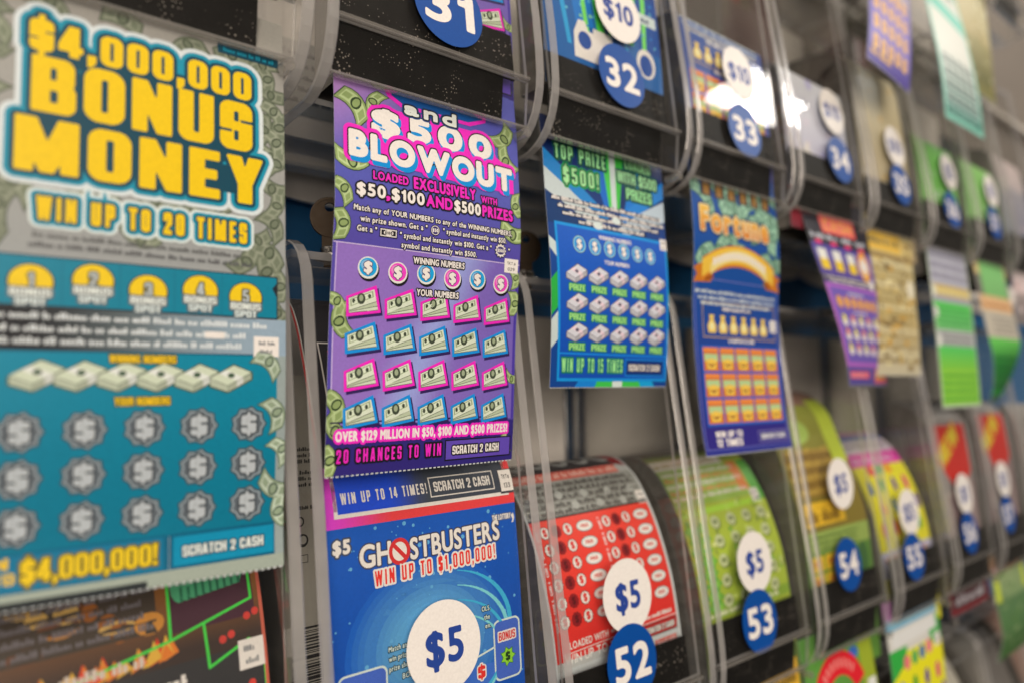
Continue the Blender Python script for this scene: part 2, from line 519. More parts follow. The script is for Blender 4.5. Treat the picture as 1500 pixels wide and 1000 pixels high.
class Art:
    """a printed card face: x right, y down, millimetres"""
    def __init__(s, W, H, y0=0.0):
        s.W, s.H, s.y0 = W, H, y0
        s.V = []; s.F = []; s.C = []; s.L = 0.0; s._n = 0

    def poly(s, pts, col, L=None, conv=True):
        L = s.L if L is None else L
        s._n = (s._n + 1) % 5
        L = L + s._n * 0.02
        if not conv and len(pts) > 3:
            tr = tessellate_polygon([[Vector((x, y, 0)) for x, y in pts]])
            for t in tr:
                s._poly([pts[i] for i in t], col, L)
        else:
            s._poly(list(pts), col, L)

    def _poly(s, pts, col, L):
        for ax, v, sg in ((0, 0.0, 1), (0, s.W, -1), (1, s.y0, 1), (1, s.H, -1)):
            if any((p[ax] - v) * sg < -1e-6 for p in pts):
                pts = s._clip(pts, v, sg, ax)
                if len(pts) < 3: return
        xs = [p[0] for p in pts]
        if max(xs) - min(xs) > 9.0:
            for k in range(math.floor(min(xs) / 8.0), math.ceil(max(xs) / 8.0)):
                q = s._clip(s._clip(pts, k * 8.0, 1, 0), (k + 1) * 8.0, -1, 0)
                if len(q) >= 3: s._ycut(q, col, L)
        else:
            s._ycut(pts, col, L)

    def _ycut(s, pts, col, L):
        ys = [p[1] for p in pts]
        a, b = min(ys), max(ys)
        if b - a <= 4.2:
            s._put(pts, col, L); return
        k0, k1 = math.floor(a / 4.0), math.ceil(b / 4.0)
        for k in range(k0, k1):
            q = s._clip(s._clip(pts, k * 4.0, 1), (k + 1) * 4.0, -1)
            if len(q) >= 3: s._put(q, col, L)

    def _clip(s, pts, y, sg, ax=1):
        out = []
        for i in range(len(pts)):
            a, b = pts[i], pts[(i + 1) % len(pts)]
            da, db = (a[ax] - y) * sg, (b[ax] - y) * sg
            if da >= 0: out.append(a)
            if (da > 0 and db < 0) or (da < 0 and db > 0):
                t = da / (da - db)
                out.append((a[0] + t * (b[0] - a[0]), a[1] + t * (b[1] - a[1])))
        return out

    def _put(s, pts, col, L):
        b = len(s.V)
        f = callable(col)
        for (x, y) in pts:
            s.V.append((x, y, L)); s.C.append(col(x, y) if f else col)
        s.F.append(list(range(b, b + len(pts))))

    def bg(s, col, x0=0.0, y0=None, x1=None, y1=None, n=10):
        x1 = s.W if x1 is None else x1
        y0 = s.y0 if y0 is None else y0
        y1 = s.H if y1 is None else y1
        L = s.L
        for i in range(n):
            s._poly([(x0 + (x1 - x0) * i / n, y0), (x0 + (x1 - x0) * (i + 1) / n, y0), (x0 + (x1 - x0) * (i + 1) / n, y1), (x0 + (x1 - x0) * i / n, y1)], col, L)

    def rect(s, x0, y0, x1, y1, col, L=None):
        s.poly([(x0, y0), (x1, y0), (x1, y1), (x0, y1)], col, L)

    def rrect(s, x0, y0, x1, y1, r, col, L=None):
        pts = []
        for cx, cy, a in ((x1 - r, y0 + r, -90), (x1 - r, y1 - r, 0), (x0 + r, y1 - r, 90), (x0 + r, y0 + r, 180)):
            for k in range(6):
                t = math.radians(a + 18 * k)
                pts.append((cx + r * math.cos(t), cy + r * math.sin(t)))
        s.poly(pts, col, L)

    def frame(s, x0, y0, x1, y1, w, col, L=None):
        s.rect(x0, y0, x1, y0 + w, col, L); s.rect(x0, y1 - w, x1, y1, col, L)
        s.rect(x0, y0 + w, x0 + w, y1 - w, col, L); s.rect(x1 - w, y0 + w, x1, y1 - w, col, L)

    def ell(s, x, y, rx, ry, col, L=None, n=24):
        s.poly([(x + rx * math.cos(2 * math.pi * i / n), y + ry * math.sin(2 * math.pi * i / n)) for i in range(n)], col, L)

    def star(s, x, y, r0, r1, n, col, L=None):
        pts = []
        for i in range(2 * n):
            r = r0 if i % 2 == 0 else r1
            a = math.pi * i / n
            pts.append((x + r * math.cos(a), y + r * math.sin(a)))
        s.poly(pts, col, L, conv=False)

    def line(s, pts, w, col, L=None):
        for (ax, ay), (bx, by) in zip(pts[:-1], pts[1:]):
            dx, dy = bx - ax, by - ay
            l = math.hypot(dx, dy) or 1
            nx, ny = -dy / l * w / 2, dx / l * w / 2
            ex, ey = dx / l * w * .3, dy / l * w * .3
            s.poly([(ax + nx - ex, ay + ny - ey), (bx + nx + ex, by + ny + ey), (bx - nx + ex, by - ny + ey), (ax - nx - ex, ay - ny - ey)], col, L)

    def text(s, st, x, y, h, w=None, font='B', wt=0.035, col=(0, 0, 0), outs=(), slope=0.0, slant=0.0, gap=0.14,
             al='l', N=None, L=None, arc=0.0, drop=None, rot=0.0, xs=1.0, fat=0.0):
        """baseline at y; h cap height; w total width; outs = grown outlines (mm, colour) from the outermost in;
        wt = weight gain / h"""
        L = s.L if L is None else L
        if font == 'I': gap = gap * .45 if gap == .14 else gap
        adv = []
        for ch in st:
            adv.append(.28 if ch == ' ' else gw(font, ch))
        g = gap + 2 * wt * (font == 'B') + 2 * fat
        tot = sum(adv) + g * (len(st) - 1)
        if w is not None:
            xs = w / (tot * h)
        xs = round(xs * 50) / 50 if N is None or N < 14 else xs
        tw = tot * h * xs
        x0 = x - (tw / 2 if al == 'c' else tw if al == 'r' else 0)
        N = N or (22 if h > 5 else 14 if h > 2.4 else 10)
        ca, sa = math.cos(rot), math.sin(rot)
        pen = x0
        base_off = wt * h if font == 'B' else fat * h
        for i, ch in enumerate(st):
            if ch == ' ':
                pen += (.28 + g) * h * xs; continue
            lay = [(d, c, k, (0, 0)) for k, (d, c) in enumerate(outs)]
            if drop: lay.append((drop[3] if len(drop) > 3 else 0, drop[2], len(outs), (drop[0], drop[1])))
            lay.append((0, col, len(outs) + 1, (0, 0)))
            for d, c, k, (ox, oy) in lay:
                cells = glyph_cells(font, ch, h, xs, base_off + d, N if d < h * .3 else max(8, N - 6))
                zl = L + 0.3 * k + (i % 3) * 0.06
                f = callable(c)
                for pl in cells:
                    b = len(s.V)
                    for (px, py) in pl:
                        X = pen + px + slant * py + ox
                        Y = -py + oy
                        if arc:
                            u = (X - x0) / tw * 2 - 1
                            Y += arc * u * u
                        Y += slope * (X - x0)
                        if rot:
                            dx = X - x
                            X, Y = x + dx * ca - Y * sa, dx * sa + Y * ca
                        Y += y
                        if s.W > 41: X = min(max(X, 0.0), s.W)
                        s.V.append((X, Y, zl)); s.C.append(c(X, Y) if f else c)
                    s.F.append(list(range(b, b + len(pl))))
            pen += (adv[i] + g) * h * xs
        return tw

    def greek(s, x0, x1, y, h, col, L=None, slope=0.0, dens=.8):
        """a line of print too small to read"""
        x = x0
        while x < x1 - h:
            n = random.randint(2, 8)
            for k in range(n):
                if x > x1: break
                hh = h * random.choice((.62, .7, 1, 1, .68))
                ww = h * random.uniform(.35, .6)
                yy = y + slope * (x - x0)
                s.rect(x, yy - hh, x + ww * dens, yy, col, L)
                if random.random() < .5:
                    s.rect(x, yy - hh * .55, x + ww * 1.05, yy - hh * .35, col, L)
                x += ww * 1.12
            x += h * .45

    def bill(s, x, y, w, rot, L=None, curl=0.25, dk=S(52, 66, 38), md=S(140, 152, 104), lt=S(186, 192, 150), flip=1):
        """a printed banknote: curved strip with border, portrait oval and corner figures"""
        L = s.L if L is None else L
        h = w * .48
        ca, sa = math.cos(rot), math.sin(rot)

        def q(u, v):
            X = (u - .5) * w; Y = (v - .5) * h + curl * w * (4 * (u - .5) ** 2) * flip + curl * w * .5 * (u - .5)
            return (x + X * ca - Y * sa, y + X * sa + Y * ca)

        def strip(u0, u1, v0, v1, c, dl, n=6):
            for i in range(n):
                a = u0 + (u1 - u0) * i / n; b = u0 + (u1 - u0) * (i + 1) / n
                s.poly([q(a, v0), q(b, v0), q(b, v1), q(a, v1)], c, L + dl)
        g = random.uniform(.85, 1.1)
        cc = lambda c: tuple(k * g for k in c)
        strip(-.03, 1.03, -.06, 1.06, dk, 0)
        strip(0, 1, 0, 1, cc(md), .25)
        strip(.07, .93, .13, .87, cc(lt), .5)
        strip(.1, .3, .3, .7, cc(md), .75, 2)
        strip(.72, .9, .25, .75, cc(md), .75, 2)
        s.poly([q(.5 + .16 * math.cos(a * .524), .5 + .4 * math.sin(a * .524)) for a in range(12)], dk, L + .75)
        s.poly([q(.5 + .10 * math.cos(a * .524), .5 + .3 * math.sin(a * .524)) for a in range(12)], cc(md), L + 1.0)

    def fan(s, x, y, w, h, col, L=None):
        """fanned banknotes inside a coloured border"""
        L = s.L if L is None else L
        o = [(x, y + h * .40), (x + w * .84, y), (x + w, y + h * .82), (x + w * .02, y + h)]
        cx, cy = x + w * .46, y + h * .55
        sh = [(px + .9, py + 1.1) for px, py in o]
        s.poly(sh, S(45, 28, 78), L)
        s.poly(o, col, L + .3)
        o2 = [(cx + (px - cx) * .84, cy + (py - cy) * .76) for px, py in o]
        s.poly(o2, S(70, 74, 56), L + .6)
        A, B, Cc, D = o2

        def q(u, v):
            tx = A[0] + (B[0] - A[0]) * u; ty = A[1] + (B[1] - A[1]) * u
            bx = D[0] + (Cc[0] - D[0]) * u; by = D[1] + (Cc[1] - D[1]) * u
            return (tx + (bx - tx) * v, ty + (by - ty) * v)
        lt, md, dk = S(206, 208, 176), S(150, 156, 122), S(60, 66, 50)
        # wedges of the notes fanned out under the top one
        for k, (va, vb) in enumerate(((.97, .99), (.72, .80), (.50, .58))):
            s.poly([q(.01, .62), q(1, va - .14), q(1, vb), q(.01, .98 - k * .06)], (S(196, 198, 168), S(176, 180, 146), S(206, 206, 178))[k], L + .9 + k * .16)
            s.line([q(.02, .97 - k * .07), q(1, vb)], .25, S(86, 90, 70), L + .98 + k * .16)
        s.poly([q(.0, 0.04), q(1, 0.0), q(1, .40), q(.01, .70)], lt, L + 1.5)
        s.poly([q(.05, .12), q(.94, .05), q(.94, .35), q(.06, .60)], md, L + 1.7)
        s.poly([q(.10, .18), q(.88, .1), q(.88, .31), q(.11, .53)], lt, L + 1.85)
        c = q(.46, .27)
        s.ell(c[0], c[1], w * .12, h * .17, dk, L + 2.0, 12)
        s.ell(c[0], c[1] - h * .02, w * .06, h * .10, md, L + 2.15, 10)
        for u in (.18, .78):
            c = q(u, .3 - .06 * u)
            s.ell(c[0], c[1], w * .045, h * .07, dk, L + 2.0, 8)

    def bundle(s, x, y, w, h, lt, dk, band, L=None):
        """a banded brick of banknotes"""
        L = s.L if L is None else L
        P = lambda u, v: (x + u * w, y + v * h)
        s.poly([P(-.04, .52), P(.55, -.06), P(1.04, .25), P(1.04, .55), P(.42, 1.06), P(-.04, .82)], dk, L)
        s.poly([P(0, .5), P(.56, 0), P(1, .26), P(.42, .76)], lt, L + .3)
        s.poly([P(0, .53), P(.42, .78), P(.42, 1), P(0, .78)], tuple(c * .75 for c in lt), L + .3)
        s.poly([P(.43, .78), P(1, .30), P(1, .52), P(.43, 1)], tuple(c * .6 for c in lt), L + .3)
        s.poly([P(.2, .32), P(.36, .18), P(.8, .44), P(.64, .58)], band, L + .6)
        s.poly([P(.64, .6), P(.8, .46), P(.8, .68), P(.64, .82)], tuple(c * .8 for c in band), L + .6)
        s.ell(x + w * .5, y + h * .38, w * .09, h * .1, dk, L + .8, 10)

    def label(s, x, y, w, h, a, b):
        s.rect(x, y, x + w, y + h, S(236, 232, 224), s.L + 1.2)
        if a:
            s.text(a, x + w * .5, y + h * .42, h * .2, w * .62, wt=.02, col=S(70, 68, 66), al='c', L=s.L + 1.8)
            s.text(b, x + w * .5, y + h * .84, h * .22, w * .5, wt=.02, col=S(70, 68, 66), al='c', L=s.L + 1.8)
        else:
            s.greek(x + w * .2, x + w * .8, y + h * .42, h * .2, S(120, 118, 116), s.L + 1.8)
            s.greek(x + w * .25, x + w * .8, y + h * .84, h * .2, S(120, 118, 116), s.L + 1.8)


def strip_object(name, art, cx, path, z0, base=0.0, tilt=0.0, xoff=None, yaw=None, back=S(120, 112, 100), block=None, cross=0.0, teeth=True):
    """bends a printed card along path [(y,z) mm, top to bottom]; art y=0 lies s0 mm down the path"""
    P = np.array(path, float)
    # Catmull-Rom resample
    Q = []
    for i in range(len(P) - 1):
        p0 = P[max(i - 1, 0)]; p1 = P[i]; p2 = P[i + 1]; p3 = P[min(i + 2, len(P) - 1)]
        for t in np.linspace(0, 1, 16, endpoint=False):
            Q.append(.5 * ((2 * p1) + (-p0 + p2) * t + (2 * p0 - 5 * p1 + 4 * p2 - p3) * t * t + (-p0 + 3 * p1 - 3 * p2 + p3) * t ** 3))
    Q.append(P[-1]); Q = np.array(Q)
    sl = np.concatenate([[0], np.cumsum(np.hypot(*np.diff(Q, axis=0).T))])
    Q[:, 1] += base
    k0 = int(np.argmax(Q[:, 1]))
    kz = k0 + int(np.argmin(np.abs(Q[k0:, 1] - base - z0)))
    s0 = sl[kz]
    T = np.gradient(Q, axis=0); T /= np.linalg.norm(T, axis=1)[:, None]
    V = list(art.V); F = list(art.F); C = list(art.C)

    def quad(pts, c):
        b = len(V)
        for q in pts: V.append(q); C.append(c)
        F.append(list(range(b, b + len(pts))))
    n = max(2, int((art.H - art.y0) / 4))
    ys = [art.y0 + (art.H - art.y0) * i / n for i in range(n + 1)]
    D = -8.0
    W = art.W
    wh = S(205, 200, 192)
    for a, b in zip(ys[:-1], ys[1:]):
        for i in range(6):
            quad([(W * i / 6, a, D), (W * (i + 1) / 6, a, D), (W * (i + 1) / 6, b, D), (W * i / 6, b, D)], back)
        quad([(0, a, 0), (0, a, D), (0, b, D), (0, b, 0)], wh)
        quad([(W, a, 0), (W, a, D), (W, b, D), (W, b, 0)], wh)
    for y in (art.y0, art.H):
        quad([(0, y, 0), (W, y, 0), (W, y, D), (0, y, D)], wh)
    if teeth:
        k = 44
        for i in range(k):
            a = W * (i + .15) / k; b = W * (i + .75) / k
            quad([(a, art.H, -.5), (b, art.H, -.5), (b, art.H + .55, -4), (a, art.H + .55, -4)], wh)
    if block:
        # folded stack behind the front card
        inset, c, thick = block
        for a, b in zip(ys[:-1], ys[1:]):
            for q in range(2):
                x = inset if q == 0 else W - inset
                j = random.uniform(.8, 1.15)
                quad([(x, a, -12), (x, a, -thick / LAYER), (x, b, -thick / LAYER), (x, b, -12)], tuple(k_ * j for k_ in c))
            quad([(inset, a, -thick / LAYER), (W - inset, a, -thick / LAYER), (W - inset, b, -thick / LAYER), (inset, b, -thick / LAYER)], c)
    A = np.array(V, float)
    s = A[:, 1] + s0
    y = np.interp(s, sl, Q[:, 0]); z = np.interp(s, sl, Q[:, 1])
    ex = np.maximum(s - sl[-1], 0); em = np.minimum(s, 0)
    y += ex * T[-1, 0] + em * T[0, 0]; z += ex * T[-1, 1] + em * T[0, 1]
    ty = np.interp(s, sl, T[:, 0]); tz = np.interp(s, sl, T[:, 1])
    l = np.hypot(ty, tz); ty, tz = ty / l, tz / l
    # front normal (towards -y for a card running down)
    nyy, nzz = tz, -ty
    d = A[:, 2] * LAYER
    u = A[:, 0] - art.W / 2
    fr = np.clip(s / max(sl[-1], 1), 0, 1)
    xo = np.zeros_like(s); yw = np.zeros_like(s)
    if xoff: xo = np.interp(fr, [q[0] for q in xoff], [q[1] for q in xoff])
    if yaw: yw = np.interp(fr, [q[0] for q in yaw], [math.radians(q[1]) for q in yaw])
    bow = cross * (1 - (u / (art.W / 2)) ** 2)
    X = u * np.cos(yw) + xo - d * nyy * np.sin(yw)
    Yv = y + d * nyy * np.cos(yw) + u * np.sin(yw) - bow
    Z = z + d * nzz
    Z += u * tilt
    co = np.stack([X, Yv, Z], 1) * MM
    me = bpy.data.meshes.new(name)
    me.from_pydata(co.tolist(), [], F)
    ca = me.attributes.new('ink', 'FLOAT_COLOR', 'POINT')
    cc = np.ones((len(C), 4), np.float32); cc[:, :3] = np.array(C, np.float32)
    cc[:, :3] = np.minimum(cc[:, :3], 0.84)
    ca.data.foreach_set('color', cc.ravel())
    me.materials.append(M_PRINT)
    me.update()
    o = bpy.data.objects.new(name, me)
    o.location = (cx, 0, 0)
    COL.objects.link(o)
    return o


def flat_object(name, art, origin, lean, parent, thick=0.35):
    """a sticker: printed disc laid on a leaning window, art centred on 0,0"""
    V = list(art.V)
    A = np.array(V, float)
    co = np.stack([A[:, 0], A[:, 1] * 0 - thick - A[:, 2] * LAYER - A[:, 1] * lean, -A[:, 1]], 1)
    co[:, 1] += origin[1]; co[:, 0] += origin[0]; co[:, 2] += origin[2]
    me = bpy.data.meshes.new(name)
    me.from_pydata((co * MM).tolist(), [], art.F)
    ca = me.attributes.new('ink', 'FLOAT_COLOR', 'POINT')
    cc = np.ones((len(art.C), 4), np.float32); cc[:, :3] = np.array(art.C, np.float32)
    ca.data.foreach_set('color', cc.ravel())
    me.materials.append(M_PRINT)
    me.update()
    o = bpy.data.objects.new(name, me)
    COL.objects.link(o)
    o.parent = parent
    return o


# ------------------------------------------------------------------ the setting
PITCH = 115.0


def cxk(k): return (k * PITCH - 4.0) * MM


w_ = MB()
w_.box(-600, 2300, 140, 160, -700, 900, M_WALL)
wall = w_.build('wall')
wall['kind'] = 'structure'

ROWZ = {0: 408.0, 1: 102.0, 2: -204.0, 3: -510.0}


# ------------------------------------------------------------------ dispensers
def yw(z): return .1 * (z - 53)


PROFILE = [(105, .5), (16, .5), (11, 1.6), (6, 3.6), (1.5, 6.6), (-2.2, 10.4), (-5, 15), (-7, 20), (-8.4, 26), (-9, 33), (-8.6, 45),
           (-7, 62), (-4.6, 80), (-1.8, 100), (1.4, 125), (4.8, 150), (8.8, 180), (12.4, 208), (14.6, 226), (15.6, 234), (17.4, 240.5), (20.4, 245.8), (25, 250), (31, 252.8), (37, 253.8), (105, 254)]


def make_dispenser():
    r = empty('ticket_dispenser', (0, 0, 0))
    for x in (-55, 50):
        m = MB(); m.prism_x(PROFILE, x, x + 5, M_CLEAR, M_EDGE)
        m.build('side_panel', r)
    m = MB(); m.box(-49.8, 49.8, 0, 1.8, 32.4, 240, M_WINDOW, M_EDGE, lean=.1)
    m.build('front_window', r)
    m = MB(); m.box(-49.8, 49.8, -2.2, 2.0, 30.6, 32.2, M_LIP, M_LIP, lean=.1)
    m.build('window_lip', r)
    m = MB(); m.box(-49.4, 43.5, 2.1, 3.0, 30, 53.5, M_BLACK, M_BLACK, lean=.1)
    m.build('mask_strip', r)
    m = MB(); m.box(-49.4, 36.5, -2.2, -1.3, 9.5, 29.6, M_BLACK, M_BLACK, lean=-.09)
    m.build('tear_flap', r)
    m = MB(); m.box(-49.8, 49.8, -4.6, -2.8, 9.2, 30.2, M_WINDOW, M_EDGE, lean=-.09)
    m.build('lower_plate', r)
    m = MB(); m.box(-49.8, 49.8, -5.2, -2.0, 7.6, 8.9, M_LIP, M_LIP, lean=-.09)
    m.build('tear_bar', r)
    m = MB(); m.box(-46.5, 46, 98, 101, 18, 238, M_CARD, M_CARD)
    m.build('back_panel', r)
    m = MB(); m.box(-49.8, 49.8, 40, 104, 247.5, 251, M_FROST, M_EDGE, big='z')
    m.build('lid', r)
    m = MB(); m.box(-49.8, 49.8, 18, 98, 2, 4.5, M_CLEAR, M_EDGE, big='z')
    m.build('bottom_plate', r)
    m = MB(); m.lathe((-25, 52, 251), [(9, 0), (9, 1.5), (7.5, 2.2), (6, 2.2), (6, 5), (5, 5.6)], M_STEEL)
    m.build('lock', r, True)
    m = MB(); m.lathe((46.5, -3.0, 4.2), [(2.4, -2), (2.4, 8)], M_LIP, 14, 'y')
    m.build('hinge_pin', r)
    return r


def copy_tree(o, parent=None):
    c = o.copy(); COL.objects.link(c); c.parent = parent
    for ch in list(o.children):
        copy_tree(ch, c)
    return c


BLUE = S(24, 78, 158)
NAVY = S(36, 62, 130)
PAPER = S(246, 243, 238)


def sticker_art(txt, kind):
    a = Art(40, 40)
    R = 18.2
    ring = [(R * math.cos(math.pi * i / 32), R * math.sin(math.pi * i / 32)) for i in range(64)]
    if kind == 'n':
        a._put(ring, S(0, 66, 134), 0)
        a.text(txt, .2, 7.9, 15.8, 25, wt=.046, col=PAPER, al='c', L=3, gap=.13, N=26)
    else:
        a._put(ring, PAPER, 0)
        a.text(txt, 0, 6.4 if len(txt) == 2 else 5.6, 12.8 if len(txt) == 2 else 11.2, 17.5 if len(txt) == 2 else 23.5, wt=.04, col=NAVY, al='c', L=3, gap=.13, N=26)
    return a


DISP = {
    (1, -1): (None, None, 'clear dispenser with black strip above the silver and teal ticket'),
    (1, 0): ((6.1, 53.4, '31'), (6, 93, '$10'), 'clear ticket dispenser wearing the blue number 31 above the purple ticket'),
    (1, 1): ((4.5, 53.8, '32'), (8.0, 93.5, '$10'), 'clear dispenser with blue 32 sticker touching a white $10 sticker'),
    (1, 2): ((6.1, 49.3, '33'), (9.5, 90.5, '$10'), 'clear dispenser numbered 33 with a bright lamp reflection in its window'),
    (1, 3): ((20.6, 55.8, '34'), (20.3, 95.4, '$10'), 'clear dispenser with blue 34 sticker holding a pale lavender pack'),
    (1, 4): ((13.0, 55.5, '35'), (14.5, 90.7, '$10'), 'clear dispenser holding a tan pack behind its price sticker, right of dispenser 34'),
    (1, 5): ((9.3, 50.3, '36'), (19.7, 90.9, '$5'), 'clear dispenser with the darker green pack, above the green striped hanging ticket'),
    (1, 6): ((12.4, 54.4, '37'), (22.3, 92.0, '$5'), 'blurred clear dispenser holding a pale green pack near the right edge'),
    (1, 7): (None, None, 'blurred clear dispenser cut by the right edge, holding a pink and grey pack'),
    (2, -1): (None, (2.7, 74.5, '$5'), 'clear dispenser at bottom left holding the black and orange pack'),
    (2, 0): (None, (1.7, 83.5, '$5'), 'clear dispenser with large $5 sticker in front of the blue pack'),
    (2, 1): ((-3.1, 51.4, '52'), (-1.0, 83.1, '$5'), 'clear dispenser numbered 52 holding the curled red pack'),
    (2, 2): ((-3.5, 47.9, '53'), (-0.4, 81.7, '$5'), 'clear dispenser numbered 53 holding the lime green pack'),
    (2, 3): ((-1.5, 62.6, '54'), (5.5, 118.4, '$5'), 'clear dispenser numbered 54 with its price sticker set high over a gold pack'),
    (2, 4): ((-10.0, 51.8, '55'), (-5.2, 86.1, '$5'), 'clear dispenser holding the pink and yellow pack, right of dispenser 54'),
    (2, 5): ((-3.3, 54.5, '56'), (1.1, 88.9, '$1'), 'clear dispenser with the nearer red and yellow flag above its price sticker'),
    (2, 6): ((-11.7, 58.6, '57'), (-6.6, 92.7, '$1'), 'clear dispenser with the farther red and yellow flag, near the right edge'),
    (2, 7): (None, None, 'blurred clear dispenser cut by the right edge in the lower row'),
    (3, 3): (None, None, 'clear dispenser at the bottom edge behind the ticket with a red arc'),
    (3, 4): (None, None, 'clear dispenser at the bottom edge behind the yellow dotted ticket'),
    (3, 5): (None, None, 'clear dispenser at bottom right holding a cream pack, under the maroon ticket'),
    (3, 6): (None, None, 'clear dispenser in the bottom right corner behind the green drooping ticket'),
    (3, 7): (None, None, 'dim clear dispenser cut by the bottom right corner of the picture'),
    (0, 4): (None, None, 'clear dispenser above the frame from which the purple and gold ticket hangs'),
    (0, 5): (None, None, 'clear dispenser above the frame from which the mint green ticket hangs'),
    (0, 6): (None, None, 'clear dispenser at the top edge from which the olive ticket hangs'),
    (0, 7): (None, None, 'clear dispenser whose dark bottom shows in the top right corner'),
}
proto = make_dispenser()
first = True
for (row, k), (num, price, label) in DISP.items():
    d = proto if first else copy_tree(proto)
    first = False
    d.location = (cxk(k), 0, ROWZ[row] * MM)
    tag(d, label, 'ticket dispenser', 'clear ticket dispensers in rows')
bpy.context.view_layer.update()
for o in [o for o in COL.objects if o.name.startswith('ticket_dispenser')]:
    for key, v in DISP.items():
        if v[2] == o['label']:
            num, price = v[0], v[1]
            rz = ROWZ[key[0]]
    if price:
        a = sticker_art(price[2], 'p')
        s = flat_object('price_sticker', a, (price[0], yw(price[1]), price[1]), .1, o, .3)
        s['label'] = 'round white price sticker reading ' + price[2]
    if num:
        a = sticker_art(num[2], 'n')
        s = flat_object('number_sticker', a, (num[0], yw(num[1]), num[1]), .1, o, .75)
        s['label'] = 'round blue sticker with the white number ' + num[2]
# a label glued on two of the backs, its small print seen through the clear side
for o in [o for o in COL.objects if o.name.startswith('ticket_dispenser')]:
    if o['label'].startswith(('clear ticket dispenser wearing', 'clear dispenser with blue 32')):
        a = Art(70, 40); a.bg(S(150, 144, 136), n=4)
        a.L = 2
        for i in range(5):
            a.greek(4, 64, 8 + i * 6.4, 2.8, S(60, 58, 60))
        flat_object('back_label', a, (-40, 97.6, 70), 0, o, .1)


# rails and pale backing board seen in the gap between the rows
for row, nm in ((1, 'white mounting rail in the gap between the upper and lower dispenser rows'), (2, 'white mounting rail under the lower row of dispensers'),
                (0, 'white mounting rail under the topmost row of dispensers')):
    m = MB()
    z = ROWZ[row]
    m.box(-520, 1500, 104, 116, z + 5, z + 11, M_WHITE)
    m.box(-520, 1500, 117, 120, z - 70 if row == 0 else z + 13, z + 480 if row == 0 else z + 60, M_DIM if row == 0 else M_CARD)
    o = m.build('mounting_rail')
    tag(o, nm, 'rail')
    # scalloped board below it
    for k in range(-3, 10):
        mm_ = MB()
        c = k * PITCH + 8
        pts = [(c - 57, z + 26), (c + 57, z + 26)] + [(c + 57 * math.cos(t), z + 5 - 13 * abs(math.sin(t)) ** .8) for t in np.linspace(0, math.pi, 17)]
        b = len(mm_.v)
        for y in (126, 129):
            for (x, zz) in pts: mm_.v.append((x, y, zz))
        n = len(pts)
        mm_.f.append(list(range(n))); mm_.m.append(mm_.mi(M_CARD))
        mm_.f.append([n + i for i in reversed(range(n))]); mm_.m.append(mm_.mi(M_CARD))
        for i in range(n):
            j = (i + 1) % n
            mm_.f.append([i, j, n + j, n + i]); mm_.m.append(mm_.mi(M_CARD))
        mm_.build('scalloped_plate', o)


# keys standing in the locks
def make_key(x, y, z, rot, label):
    m = MB()
    # bow (disc with a hole), shoulders and blade
    N = 48
    hole = (0, 20.3, 2.2)
    ringo = []
    for i in range(N):
        a = 2 * math.pi * i / N - math.pi / 2
        X, Z = 8.8 * math.cos(a), 15.5 + 9.4 * math.sin(a)
        ringo.append((X, Z))
    ringi = [(hole[0] + hole[2] * math.cos(2 * math.pi * i / N - math.pi / 2), hole[1] + hole[2] * math.sin(2 * math.pi * i / N - math.pi / 2)) for i in range(N)]
    b = len(m.v)
    for y_ in (-1.0, 1.0):
        for q in ringo: m.v.append((q[0], y_, q[1]))
        for q in ringi: m.v.append((q[0], y_, q[1]))
    for i in range(N):
        j = (i + 1) % N
        m.f += [[b + i, b + j, b + N + j, b + N + i], [b + 2 * N + i, b + 3 * N + i, b + 3 * N + j, b + 2 * N + j],
                [b + i, b + 2 * N + i, b + 2 * N + j, b + j], [b + N + i, b + N + j, b + 3 * N + j, b + 3 * N + i]]
        m.m += [m.mi(M_BRASS)] * 4
    m.box(-3.4, 3.4, -.85, .85, 1.5, 8, M_BRASS)
    m.box(-2.6, 2.6, -.7, .7, -8, 1.6, M_BRASS)
    # raised rim round the bow
    for i in range(N):
        j = (i + 1) % N
        for sgn in (-1,):
            a0, a1 = ringo[i], ringo[j]
            sc = .87
            c0 = (a0[0] * sc, 15.5 + (a0[1] - 15.5) * sc); c1 = (a1[0] * sc, 15.5 + (a1[1] - 15.5) * sc)
            b = len(m.v)
            m.v += [(a0[0], -1.35, a0[1]), (a1[0], -1.35, a1[1]), (c1[0], -1.35, c1[1]), (c0[0], -1.35, c0[1]),
                    (a0[0], -.9, a0[1]), (a1[0], -.9, a1[1]), (c1[0], -.9, c1[1]), (c0[0], -.9, c0[1])]
            m.f += [[b, b + 1, b + 2, b + 3], [b, b + 4, b + 5, b + 1], [b + 3, b + 2, b + 6, b + 7]]
            m.m += [m.mi(M_BRASS)] * 3
    o = m.build('brass_key')
    o.location = (x * MM, y * MM, z * MM)
    o.rotation_euler = (0, 0, math.radians(rot))
    tag(o, label, 'key', 'keys left in the locks')
    return o


LZ = ROWZ[2] + 255
make_key(cxk(0) * 1000 - 27, 52, LZ, -20, 'round headed brass key just left of the purple ticket')
make_key(cxk(1) * 1000 - 23, 52, LZ, -26, 'round headed brass key between the purple and the blue hanging tickets')


# ------------------------------------------------------------------ printed cards
WH = S(240, 236, 228)
BK = S(22, 20, 24)


def mixc(a, b, t):
    t = max(0, min(1, t))
    return tuple(x + (y - x) * t for x, y in zip(a, b))


def scatter_bills(a, spots, w, **kw):
    for (x, y, r) in spots:
        a.bill(x, y, w * random.uniform(.85, 1.15), r, curl=random.uniform(.1, .3), flip=random.choice((-1, 1)), **kw)


